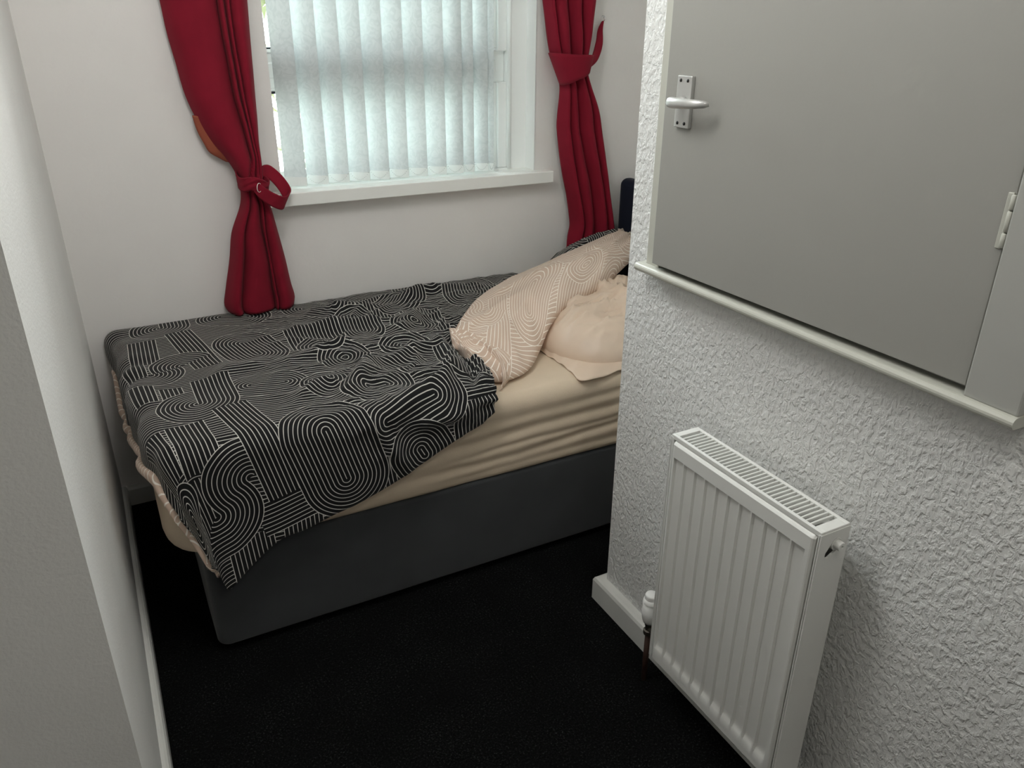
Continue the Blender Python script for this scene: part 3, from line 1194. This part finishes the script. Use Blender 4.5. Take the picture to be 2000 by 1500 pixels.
# flat border of the pillowcase: narrow along the sides, winged and drooping at the corners
vv = []
rows = 9
for j in range(NT):
    th = 2 * PI * j / NT
    cu, cv = sup(th, 3.4)
    ou, ov = sup(th, 9.0)
    p0 = plan(cu * 0.985, cv * 0.985)
    ou, ov = sup(th, 16.0)
    wing = 1.02 + 0.13 * (abs(ou * ov)) ** 5
    p1 = plan(ou * wing, ov * wing)
    for r in range(rows):
        q = r / (rows - 1)
        p2 = p0.lerp(p1, q)
        lim = 0.606
        if p2.y < -0.915:
            lim -= 0.75 * (-0.915 - p2.y)
        p2.z = max(lim, 0.622 - 0.018 * q) + 0.005 * q * math.sin(th * 40 + 3 * nz(cu * 4, cv * 4, 1.0)) * (1 - 0.5 * q)
        vv.append(p2)
fo_ = link('flange', vv, grid_faces(NT, rows, True, False), MT['satin'], pil)
md = fo_.modifiers.new('thick', 'SOLIDIFY')
md.thickness = 0.003
md.offset = 0


# ---------------------------------------------------------------- curtains
def curtain_sheet(rows_, panels, nu=170, nv=150, seed=0):
    """rows: (z, x left, x right, depth, centre y); panels: (z, boundaries...) where the cloth tucks back"""
    cols = [[(-r[0], r[c]) for r in rows_] for c in range(1, 5)]
    nb = len(panels[0]) - 1
    ptab = [[(-p[0], p[1 + k]) for p in panels] for k in range(nb)]
    z1, z0 = rows_[0][0], rows_[-1][0]
    vv = []
    for i in range(nu):
        u = i / (nu - 1)
        for j in range(nv):
            z = z1 + (z0 - z1) * j / (nv - 1)
            xl, xr, dp, y = [smooth_interp(c, -z) for c in cols]
            bs = [0.0] + [smooth_interp(t_, -z) + 0.012 * nz(z * 4 + seed, k * 3.0) for k, t_ in enumerate(ptab)] + [1.0]
            d = 0.0
            for k in range(len(bs) - 1):
                if bs[k] <= u <= bs[k + 1] and bs[k + 1] > bs[k]:
                    q = (u - bs[k]) / (bs[k + 1] - bs[k])
                    sk = q ** (0.75 if k % 2 else 1.25)
                    d = (math.sin(PI * sk) ** 0.62) * (0.70 + 0.30 * min(1, (bs[k + 1] - bs[k]) / 0.3))
                    break
            curl = abs(2 * u - 1) ** 6
            yy = y - dp * (d - 0.6) + dp * 0.5 * curl
            yy += 0.004 * nz(u * 5 + seed, z * 4, 2.0) + 0.003 * nz(u * 3 + seed, z * 14, 6.0)
            vv.append(Vector((xl + (xr - xl) * u, min(yy, -0.006), z)))
    return vv, grid_faces(nu, nv)


def add_curtain(name, rows_, panels, label, seed):
    root = empty(name, (rows_[-1][1], -0.08, rows_[-1][0]), label, 'curtain')
    vv, ff = curtain_sheet(rows_, panels, seed=seed)
    o = link('cloth', vv, ff, MT['curtain'], root)
    md = o.modifiers.new('thick', 'SOLIDIFY')
    md.thickness = 0.004
    md.offset = 0
    return root, o


rowsL = [(2.325, 0.35, 0.665, 0.05, -0.075), (1.85, 0.376, 0.652, 0.05, -0.078), (1.66, 0.392, 0.641, 0.050, -0.08), (1.578, 0.397, 0.637, 0.05, -0.08), (1.495, 0.408, 0.634, 0.05, -0.08),
         (1.393, 0.422, 0.630, 0.05, -0.082), (1.317, 0.446, 0.626, 0.048, -0.084), (1.250, 0.478, 0.621, 0.045, -0.086), (1.20, 0.514, 0.619, 0.042, -0.088),
         (1.162, 0.533, 0.617, 0.036, -0.09), (1.125, 0.541, 0.613, 0.03, -0.092), (1.087, 0.543, 0.614, 0.032, -0.092), (1.046, 0.536, 0.629, 0.036, -0.09),
         (0.958, 0.499, 0.646, 0.042, -0.085), (0.866, 0.481, 0.662, 0.048, -0.08), (0.753, 0.453, 0.676, 0.052, -0.078), (0.705, 0.443, 0.684, 0.05, -0.078), (0.680, 0.452, 0.678, 0.045, -0.078)]
foldsL = [(2.3, 0.55, 0.66, 0.74), (1.66, 0.62, 0.70, 0.76), (1.4, 0.66, 0.74, 0.80), (1.2, 0.68, 0.80, 0.86), (1.12, 0.35, 0.62, 0.80), (1.03, 0.26, 0.60, 0.72), (0.9, 0.24, 0.66, 0.70), (0.75, 0.22, 0.68, 0.72), (0.68, 0.20, 0.68, 0.72)]
cl, _ = add_curtain('curtain', rowsL, foldsL, 'crimson curtain left of the window, tied and gathered, ending on the bed', 1.0)
# russet lining showing along its outer edge just above the tie
lin = [(1.335, 0.434, 0.450), (1.29, 0.4405, 0.478), (1.25, 0.455, 0.498), (1.222, 0.468, 0.515), (1.205, 0.492, 0.530), (1.19, 0.515, 0.545)]
lv = []
for k in range(26):
    z = lin[0][0] + (lin[-1][0] - lin[0][0]) * k / 25
    xa = smooth_interp([(-r[0], r[1]) for r in lin], -z)
    xb = smooth_interp([(-r[0], r[2]) for r in lin], -z)
    for j in range(7):
        u = j / 6
        lv.append((xa + (xb - xa) * u, -0.040 + 0.012 * (1 - u) ** 2 - 0.010 * u, z))
lo_ = link('lining', lv, grid_faces(26, 7), MT['lining'], cl)
tag(lo_, 'russet lining showing at the edge')
md = lo_.modifiers.new('thick', 'SOLIDIFY')
md.thickness = 0.004

rowsR = [(2.325, 1.60, 2.02, 0.05, -0.075), (1.85, 1.668, 1.935, 0.05, -0.078), (1.683, 1.697, 1.911, 0.05, -0.08), (1.582, 1.713, 1.898, 0.048, -0.08), (1.504, 1.728, 1.880, 0.044, -0.082),
         (1.442, 1.750, 1.874, 0.036, -0.085), (1.391, 1.769, 1.893, 0.036, -0.085), (1.295, 1.768, 1.943, 0.042, -0.082), (1.219, 1.771, 1.965, 0.045, -0.08),
         (1.101, 1.793, 1.993, 0.048, -0.08), (0.957, 1.829, 2.022, 0.050, -0.08), (0.85, 1.848, 2.044, 0.050, -0.08), (0.800, 1.838, 2.055, 0.046, -0.08), (0.745, 1.830, 2.058, 0.04, -0.08)]
foldsR = [(2.3, 0.18, 0.40, 0.70), (1.68, 0.12, 0.38, 0.65), (1.5, 0.16, 0.46, 0.78), (1.40, 0.18, 0.42, 0.80), (1.2, 0.20, 0.42, 0.76), (1.0, 0.20, 0.50, 0.80), (0.85, 0.22, 0.48, 0.80), (0.74, 0.22, 0.5, 0.8)]
cr, _ = add_curtain('curtain', rowsR, foldsR, 'crimson curtain right of the window, held by a wide tieback near the headboard', 4.0)

# curtain pole above the frame
pole = empty('curtain_pole', (1.15, -0.075, 2.12), 'white curtain pole above the window', 'curtain pole')
bm = bmesh.new()
tube(bm, [(0.22, -0.075, 2.335), (2.14, -0.075, 2.335)], 0.012, 16)
link_bm('rod', bm, MT['upvc'], pole, True)
for x in (0.26, 2.06):
    bm = bmesh.new()
    tube(bm, [(x, -0.001, 2.335), (x, -0.064, 2.335)], 0.008, 10)
    link_bm('bracket', bm, MT['upvc'], pole, True)


def ribbon(name, path, widths, mat, parent, nw=9, thick=0.004, closed=False, sub=6, puckers=0.0):
    """path: list of (point, width direction)"""
    pts, dirs, ws = [], [], []
    n = len(path)
    tabs = [[(k, path[k][0][c]) for k in range(n)] for c in range(3)]
    tabd = [[(k, path[k][1][c]) for k in range(n)] for c in range(3)]
    tw = [(k, widths[k]) for k in range(n)]
    vv = []
    cnt = (n - 1) * sub + 1
    for i in range(cnt):
        q = i / sub
        p = Vector([smooth_interp(tabs[c], q) for c in range(3)])
        d = Vector([smooth_interp(tabd[c], q) for c in range(3)]).normalized()
        w = smooth_interp(tw, q)
        for j in range(nw):
            u = j / (nw - 1) - 0.5
            vv.append(p + d * (w * u) + Vector((0, 1, 0)) * (puckers * math.sin(u * 14 + q * 2.1)))
    o = link(name, vv, grid_faces(cnt, nw), mat, parent)
    md = o.modifiers.new('thick', 'SOLIDIFY')
    md.thickness = thick
    md.offset = 0
    return o


UPV = Vector((0.05, -0.1, 1.0))
# left tieback: band round the knot, loose loop to the right, small ring
tl_ = empty('curtain_tieback', (0.58, -0.09, 1.12), 'crimson tieback knotted round the left curtain with a loose loop over the sill', 'tieback')
band = []
for k in range(17):
    a = -2 * PI * k / 16 + PI
    c = Vector((0.578 + 0.047 * math.cos(a), -0.090 + 0.052 * math.sin(a), 1.122 - 0.012 * math.cos(a) + 0.006 * math.sin(3 * a)))
    band.append((c, Vector((0.10 + 0.15 * math.cos(a), 0.15 * math.sin(a), 1))))
ribbon('band', band, [0.044] * 17, MT['curtain'], tl_, puckers=0.003)
lp = [((0.592, -0.120, 1.120), (0.1, 0.2, 1)), ((0.612, -0.070, 1.150), (0.25, 0.3, 0.9)), ((0.640, -0.050, 1.150), (0.35, 0.4, 0.85)), ((0.672, -0.060, 1.115), (0.5, 0.35, 0.75)),
      ((0.686, -0.088, 1.076), (0.55, 0.0, 0.80)), ((0.664, -0.128, 1.058), (0.30, -0.2, 0.9)), ((0.630, -0.145, 1.072), (0.25, -0.2, 0.9)), ((0.596, -0.145, 1.098), (0.3, -0.2, 0.9)), ((0.575, -0.135, 1.120), (0.3, 0, 1))]
ribbon('loop', [(Vector(a), Vector(b)) for a, b in lp], [0.034, 0.040, 0.044, 0.046, 0.046, 0.046, 0.046, 0.042, 0.034], MT['curtain'], tl_)
bm = bmesh.new()
rp = [Vector((0.586 + 0.009 * math.cos(2 * PI * k / 24), -0.150 + 0.012 * math.cos(2 * PI * k / 24), 1.118 + 0.014 * math.sin(2 * PI * k / 24))) for k in range(24)]
tube(bm, rp, 0.0010, 8, True)
r_ = link_bm('ring', bm, MT['plastic'], tl_, True)
tag(r_, 'white ring')

# right tieback: wide band and a tail up to the wall hook
tr2 = empty('curtain_tieback', (1.82, -0.08, 1.45), 'crimson tieback hooked to the wall, wide band round the right curtain', 'tieback')
vv = []
nb_, nw_ = 48, 9
for k in range(nb_):
    a = 2 * PI * k / nb_
    for j in range(nw_):
        u = j / (nw_ - 1)
        cx = 1.792 + 0.018 * u
        rx = 0.090 - 0.034 * u
        front = -math.sin(a)
        zc = 1.502 - (0.082 - 0.030 * math.cos(a)) * u
        sq = (abs(math.cos(a)) ** 0.8) * (1 if math.cos(a) >= 0 else -1)
        vv.append((cx + rx * sq, -0.082 + (0.070 - 0.012 * u) * math.sin(a), zc - 0.004 * math.cos(a)))
o = link('band', vv, grid_faces(nb_, nw_, True, False), MT['curtain'], tr2)
md = o.modifiers.new('thick', 'SOLIDIFY')
md.thickness = 0.004
tail = [((1.850, -0.115, 1.470), (0.25, 0, 1)), ((1.880, -0.090, 1.476), (0.0, 0, 1)), ((1.914, -0.065, 1.498), (-0.55, 0, 0.8)), ((1.940, -0.045, 1.540), (-0.9, 0, 0.35)), ((1.957, -0.022, 1.585), (-1, 0, 0.05)), ((1.975, -0.010, 1.616), (-1, 0, 0.1))]
ribbon('tail', [(Vector(a), Vector(b)) for a, b in tail], [0.030, 0.034, 0.036, 0.032, 0.022, 0.008], MT['curtain'], tr2)
bm = bmesh.new()
hp = [Vector((1.975 + 0.007 * math.cos(2 * PI * k / 20), -0.010, 1.622 + 0.009 * math.sin(2 * PI * k / 20))) for k in range(20)]
tube(bm, hp, 0.0016, 8, True)
link_bm('loop_ring', bm, MT['plastic'], tr2, True)
hk = empty('wall_hook', (1.978, 0, 1.628), 'small screw hook in the wall holding the right tieback', 'hook')
bm = bmesh.new()
tube(bm, [(1.979, 0.001, 1.634), (1.979, -0.010, 1.634), (1.979, -0.017, 1.630), (1.979, -0.018, 1.622), (1.979, -0.012, 1.617)], 0.0018, 8)
link_bm('shank', bm, MT['steel'], hk, True)

# ---------------------------------------------------------------- built-in cupboard in the partition
cup = empty('cupboard', (XP, -1.77, 1.07), 'built-in cupboard with a flush pale grey door above the radiator', 'cupboard')
boxes('jamb', [(XP - 0.022, XP + 0.006, -1.388, -1.341, 1.087, CZ1 + 0.04)], MT['cream'], cup, 0.002)
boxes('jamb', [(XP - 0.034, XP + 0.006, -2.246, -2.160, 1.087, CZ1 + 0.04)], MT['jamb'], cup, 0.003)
boxes('jamb', [(XP - 0.026, XP + 0.006, -2.160, -1.388, CZ1 - 0.005, CZ1 + 0.04)], MT['cream'], cup, 0.002)
boxes('carcass', [(XP + 0.55, XP + 0.57, CY0 - 0.02, CY1 + 0.02, CZ0 - 0.02, CZ1 + 0.02), (XP + 0.10, XP + 0.57, CY0 - 0.02, CY0, CZ0 - 0.02, CZ1 + 0.02),
                  (XP + 0.10, XP + 0.57, CY1, CY1 + 0.02, CZ0 - 0.02, CZ1 + 0.02), (XP + 0.10, XP + 0.57, CY0, CY1, CZ0 - 0.02, CZ0 - 0.002),
                  (XP + 0.10, XP + 0.57, CY0, CY1, CZ1, CZ1 + 0.02)], MT['door'], cup)
# bull-nosed board below the door
prof = []
for k in range(9):
    a = -PI / 2 + PI * k / 8
    prof.append((-0.036 - 0.0095 * math.cos(a), 1.0785 + 0.0095 * math.sin(a)))
prof = [(0.10, 1.069)] + prof + [(0.10, 1.088)]
bm = bmesh.new()
y0, y1 = -2.248, -1.326
ra = [bm.verts.new((XP + a, y0, b)) for a, b in prof]
rb_ = [bm.verts.new((XP + a, y1, b)) for a, b in prof]
rc_ = [bm.verts.new((XP + a + (0.006 if a < 0 else 0), y1 + 0.005, b + (0.0 if a > 0 else (1.0785 - b) * 0.5))) for a, b in prof]
for A, B in ((ra, rb_), (rb_, rc_)):
    for k in range(len(prof)):
        bm.faces.new((A[k], A[(k + 1) % len(prof)], B[(k + 1) % len(prof)], B[k]))
bm.faces.new(ra)
bm.faces.new(rc_)
# only the nose stands proud: cut the tongue to the opening
link_bm('sill_board', bm, MT['cream'], cup, False)
# door, a little ajar on its hinges
yh, yl = -2.156, -1.384
xh, xl_ = XP - 0.026, XP - 0.039
bm = bmesh.new()
tdoor = 0.022
bot, top_ = 1.100, CZ1 - 0.008
dn = Vector((yl - yh, -(xl_ - xh), 0)).normalized()          # towards the cupboard
dnv = Vector((1.0, -(xl_ - xh) / (yl - yh), 0)).normalized()
c0 = Vector((xh, yh, 0))
c1 = Vector((xl_, yl, 0))
quad = [c0, c1, c1 + dnv * tdoor, c0 + dnv * tdoor]
lo4 = [bm.verts.new((q.x, q.y, bot)) for q in quad]
hi4 = [bm.verts.new((q.x, q.y, top_)) for q in quad]
bm.faces.new(lo4)
bm.faces.new(hi4)
for k in range(4):
    bm.faces.new((lo4[k], lo4[(k + 1) % 4], hi4[(k + 1) % 4], hi4[k]))
dpan = link_bm('door_panel', bm, MT['door'], cup, False, 0.0015)


def door_x(y):
    return xh + (xl_ - xh) * (y - yh) / (yl - yh)


hdl = empty('door_handle', (XP - 0.05, -1.452, 1.458))
hdl.parent = cup
hdl.matrix_parent_inverse = Matrix.Translation(cup.location).inverted()
hdl['label'] = 'satin aluminium lever handle on a rectangular plate'
xd = door_x(-1.452)
boxes('back_plate', [(xd - 0.009, xd + 0.001, -1.474, -1.429, 1.407, 1.509)], MT['alu'], hdl, 0.002)
bm = bmesh.new()
tube(bm, [(xd - 0.006, -1.453, 1.458), (xd - 0.020, -1.453, 1.4595), (xd - 0.034, -1.454, 1.460)], [0.0125, 0.010, 0.008], 16)
lev = [(xd - 0.036, -1.440, 1.4575), (xd - 0.038, -1.446, 1.458), (xd - 0.040, -1.457, 1.4585), (xd - 0.043, -1.475, 1.4590), (xd - 0.045, -1.505, 1.4600), (xd - 0.041, -1.530, 1.4610), (xd - 0.034, -1.545, 1.4615), (xd - 0.026, -1.552, 1.4615)]
tube(bm, lev, [0.0075, 0.0105, 0.0112, 0.0105, 0.0098, 0.0088, 0.0072, 0.004], 18, flat=0.8)
link_bm('lever', bm, MT['alu'], hdl, True)
for yy in (-1.4405, -1.4625):
    for zz in (1.4995, 1.4165):
        bm = bmesh.new()
        lathe(bm, [(0.0012, -0.0022), (0.0034, -0.0012), (0.0034, 0.003)], (xd - 0.009, yy, zz), 'X', 14)
        link_bm('screw', bm, MT['screw'], hdl, True)
hg = empty('hinge', (XP - 0.031, -2.153, 1.35))
hg.parent = cup
hg.matrix_parent_inverse = Matrix.Translation(cup.location).inverted()
bm = bmesh.new()
for z0, z1 in ((1.316, 1.337), (1.3385, 1.368), (1.3695, 1.391)):
    lathe(bm, [(0.003, z0), (0.0042, z0 + 0.0012), (0.0042, z1 - 0.0012), (0.003, z1)], (XP - 0.0285, -2.1555, 0), 'Z', 14)
link_bm('knuckle', bm, MT['cream'], hg, True)
boxes('leaf_plate', [(XP - 0.0285, XP - 0.025, -2.154, -2.145, 1.314, 1.393)], MT['cream'], hg, 0.001)

# ---------------------------------------------------------------- radiator
rad = empty('radiator', (1.18, -1.82, 0.16), 'white ribbed panel radiator on the stippled wall under the cupboard', 'radiator')
RY0, RY1, RZ0, RZ1 = -2.025, -1.624, 0.148, 0.772
XF = 1.1306
nf = 11
pitch = (0.395 - 0.016) / nf


def flute_depth(y, z):
    """groove depth of the pressed front panel"""
    s_ = (RY1 - 0.008 - y) / pitch
    k = math.floor(s_)
    if k < 0 or k >= nf:
        return 0.0
    w = (s_ - k) * pitch
    # rib | slope | flat | slope
    d = min(max((w - 0.0015) / 0.0025, 0), 1)
    d = min(d, min(max((pitch - 0.0015 - w) / 0.0045, 0), 1))
    e = min(max((z - (RZ0 + 0.040)) / 0.016, 0), 1)
    e = min(e, min(max((RZ1 - 0.038 - z) / 0.006, 0), 1))
    return 0.0062 * d * e


ys = [RY1, RY1 - 0.003, RY1 - 0.006, RY1 - 0.008]
for k in range(nf):
    y = RY1 - 0.008 - k * pitch
    for w in (0.0015, 0.0040, 0.0046, 0.013, pitch - 0.0066, pitch - 0.0060, pitch - 0.0015, pitch):
        ys.append(y - w)
ys += [RY0 + 0.006, RY0 + 0.003, RY0]
ys = sorted(set(round(y, 6) for y in ys), reverse=True)
zs = [RZ0, RZ0 + 0.003, RZ0 + 0.006, RZ0 + 0.02, RZ0 + 0.040, RZ0 + 0.045, RZ0 + 0.051, RZ0 + 0.056, RZ0 + 0.07, 0.3, 0.4, 0.5, 0.6, 0.7, RZ1 - 0.044, RZ1 - 0.041, RZ1 - 0.038, RZ1 - 0.02, RZ1 - 0.008, RZ1 - 0.004, RZ1 - 0.0015, RZ1]
vv = []
for y in ys:
    for z in zs:
        e = 0.0
        ed = min(RY1 - y, y - RY0)
        ez = RZ1 - z
        ez2 = z - RZ0
        if ed < 0.006:
            e += 0.005 * (1 - ed / 0.006) ** 2
        if ez < 0.008:
            e += 0.009 * (1 - ez / 0.008) ** 1.6
        if ez2 < 0.006:
            e += 0.005 * (1 - ez2 / 0.006) ** 2
        vv.append((XF + e + flute_depth(y, z), y, z))
ny_, nz2 = len(ys), len(zs)
ff = grid_faces(ny_, nz2)
base_i = len(vv)
# close to a thin box behind
border = [i * nz2 for i in range(ny_)] + [(ny_ - 1) * nz2 + j for j in range(1, nz2)] + [i * nz2 + nz2 - 1 for i in range(ny_ - 2, -1, -1)] + [j for j in range(nz2 - 2, 0, -1)]
for b in border:
    vv.append((XF + 0.016, vv[b][1], vv[b][2]))
m = len(border)
for k in range(m):
    ff.append((border[k], border[(k + 1) % m], base_i + (k + 1) % m, base_i + k))
ff.append(tuple(base_i + k for k in range(m)))
fp = link('front_panel', vv, ff, MT['radiator'], rad)
fp.data.polygons.foreach_set('use_smooth', [True] * len(fp.data.polygons))
es = fp.modifiers.new('edge', 'EDGE_SPLIT')
es.split_angle = math.radians(22)
XB0, XB1 = 1.138, 1.209
YE0, YE1 = -2.034, -1.613
boxes('back_panel', [(XB1 - 0.016, XB1, YE0 + 0.008, YE1 - 0.008, 0.16, 0.762)], MT['radiator'], rad, 0.003)
bm = bmesh.new()
y = YE1 - 0.02
while y > YE0 + 0.02:
    bx(bm, 1.148, 1.192, y - 0.0008, y + 0.0008, 0.20, 0.755)
    y -= 0.0125
link_bm('convector_fins', bm, MT['fins'], rad)
# top grille with slots
lst = [(1.136, 1.144, YE0, YE1, 0.772, 0.782), (1.201, XB1, YE0, YE1, 0.772, 0.782),
       (1.144, 1.201, YE0, YE0 + 0.022, 0.772, 0.782), (1.144, 1.201, YE1 - 0.016, YE1, 0.772, 0.782)]
ns = 34
a0, a1 = YE0 + 0.022, YE1 - 0.016
for k in range(1, ns):
    y = a0 + (a1 - a0) * k / ns
    lst.append((1.144, 1.201, y - 0.0021, y + 0.0021, 0.774, 0.7815))
boxes('top_grille', lst, MT['radiator'], rad, 0.0008, 1)


def side_panel(y, hole):
    """end cover; the near one has a pear shaped hole for the plug"""
    bm = bmesh.new()
    outer = [bm.verts.new((a, y, b)) for a, b in ((XB0 - 0.003, RZ0), (XB1, RZ0), (XB1, 0.777), (XB0 - 0.003, 0.777))]
    edges = [bm.edges.new((outer[k], outer[(k + 1) % 4])) for k in range(4)]
    if hole:
        pts = []
        c1_, r1 = (1.178, 0.7455), 0.0150
        c2_, r2 = (1.1615, 0.7295), 0.0085
        d = Vector((c2_[0] - c1_[0], c2_[1] - c1_[1]))
        aa = math.atan2(d.y, d.x)
        for k in range(14):
            t_ = aa + PI * 0.58 + (2 * PI - PI * 1.16) * k / 13
            pts.append((c1_[0] + r1 * math.cos(t_), c1_[1] + r1 * math.sin(t_)))
        for k in range(8):
            t_ = aa - PI * 0.5 + PI * k / 7
            pts.append((c2_[0] + r2 * math.cos(t_), c2_[1] + r2 * math.sin(t_)))
        hv_ = [bm.verts.new((a, y, b)) for a, b in pts]
        edges += [bm.edges.new((hv_[k], hv_[(k + 1) % len(hv_)])) for k in range(len(hv_))]
    bmesh.ops.triangle_fill(bm, use_beauty=True, use_dissolve=False, edges=edges)
    o = link_bm('side_panel', bm, MT['radiator'], rad)
    md = o.modifiers.new('thick', 'SOLIDIFY')
    md.thickness = 0.004
    md.offset = 0
    return o


side_panel(YE0, True)
side_panel(YE1, False)
boxes('side_lip', [(XB0 - 0.003, XB0 + 0.003, YE0 - 0.001, RY0 - 0.003, RZ0, 0.777)], MT['radiator'], rad, 0.002)
boxes('side_lip', [(XB0 - 0.003, XB0 + 0.003, RY1 + 0.003, YE1 + 0.001, RZ0, 0.777)], MT['radiator'], rad, 0.002)
pl = bmesh.new()
lathe(pl, [(0.0125, 0.028), (0.0135, 0.004), (0.0130, 0.000), (0.0115, -0.001), (0.0100, 0.0005), (0.0095, 0.0005), (0.0092, -0.010), (0.0082, -0.012), (0.0034, -0.012), (0.0030, -0.007)], (1.180, YE0 - 0.002, 0.7465), 'Y', 24)
p_ = link_bm('bleed_plug', pl, MT['radiator'], rad, True)
es = p_.modifiers.new('edge', 'EDGE_SPLIT')
es.split_angle = math.radians(35)
boxes('hole_shade', [(1.148, 1.195, YE0 + 0.024, YE0 + 0.027, 0.705, 0.768)], MT['dark'], rad)  # near-black plate painted in as the shade inside the plug hole
# wall brackets
for y in (-1.70, -1.97):
    boxes('wall_bracket', [(XB1, XP, y, y + 0.03, 0.25, 0.70)], MT['radiator'], rad)
# thermostatic valve on its pipe
vx, vy = 1.172, -1.558
tv = empty('thermostatic_valve', (vx, vy, 0.2))
tv.parent = rad
tv.matrix_parent_inverse = Matrix.Translation(rad.location).inverted()
bm = bmesh.new()
lathe(bm, [(0.014, 0.286), (0.0165, 0.284), (0.0172, 0.281), (0.0172, 0.272), (0.0212, 0.268), (0.0222, 0.262)], (vx, vy, 0), 'Z', 36)
c_ = link_bm('valve_cap', bm, MT['plastic'], tv, True)
es = c_.modifiers.new('edge', 'EDGE_SPLIT')
es.split_angle = math.radians(40)
bm = bmesh.new()
lathe(bm, [(0.0205, 0.2625), (0.0205, 0.240), (0.0225, 0.236), (0.0218, 0.222), (0.0190, 0.205), (0.0160, 0.197)], (vx, vy, 0), 'Z', 36)
h_ = link_bm('valve_head', bm, MT['plastic'], tv, True)
bm = bmesh.new()
lathe(bm, [(0.0115, 0.198), (0.0115, 0.186), (0.0095, 0.184), (0.0095, 0.172), (0.0135, 0.170), (0.0135, 0.158), (0.0090, 0.155)], (vx, vy, 0), 'Z', 12)
tube(bm, [(vx, vy, 0.176), (vx, YE1 - 0.004, 0.176)], 0.008, 12)
tag(link_bm('valve_body', bm, MT['brass'], tv, False), 'tarnished brass body')
bm = bmesh.new()
lathe(bm, [(0.0078, 0.156), (0.0078, -0.01)], (vx, vy, 0), 'Z', 16)
tag(link_bm('pipe', bm, MT['copper'], rad, True), 'dark copper pipe')

# ---------------------------------------------------------------- unseen lamps added to brighten room and hall
def fill_ceiling_lamp(name, x, y, power, color, label):
    root = empty(name, (x, y, HC), label, 'ceiling light')
    bm = bmesh.new()
    lathe(bm, [(0.02, HC - 0.035), (0.17, HC - 0.03), (0.18, HC - 0.012), (0.18, HC)], (x, y, 0), 'Z', 32)
    link_bm('housing', bm, MT['plastic'], root, True)
    d = bpy.data.lights.new(name + '_glow', 'AREA')
    d.shape = 'DISK'
    d.size = 0.34
    d.energy = power
    d.color = color
    o = bpy.data.objects.new('fill_glow', d)
    o.location = (x, y, HC - 0.045)
    COL.objects.link(o)


fill_ceiling_lamp('fill_ceiling_light', 0.85, -2.75, HALL_FILL_W, (1.0, 0.97, 0.90), 'unseen round lamp added as fill light in the hall')  # added lamp, out of view, lifts the hall side


def fill_pendant(name, x, y, z, power, color, label):
    root = empty(name, (x, y, z), label, 'fill light')
    bm = bmesh.new()
    lathe(bm, [(0.045, HC - 0.03), (0.05, HC)], (x, y, 0), 'Z', 24)
    link_bm('ceiling_rose', bm, MT['plastic'], root, True)
    bm = bmesh.new()
    tube(bm, [(x, y, HC - 0.02), (x, y, z + 0.16)], 0.003, 8)
    link_bm('cord', bm, MT['plastic'], root, True)
    bm = bmesh.new()
    lathe(bm, [(0.02, z + 0.125), (0.024, z + 0.13), (0.02, z + 0.18)], (x, y, 0), 'Z', 24)
    link_bm('lamp_holder', bm, MT['plastic'], root, True)
    d = bpy.data.lights.new(name + '_bulb', 'POINT')
    d.shadow_soft_size = 0.22
    d.energy = power
    d.color = color
    o = bpy.data.objects.new('fill_glow', d)
    o.location = (x, y, z)
    COL.objects.link(o)


fill_pendant('fill_pendant_light', 0.44, -1.45, 2.25, ROOM_FILL_W, (1.0, 0.99, 0.97), 'unseen hanging lamp added as fill light over the bedroom floor')  # invented lamp, out of view, main fill for the bedroom
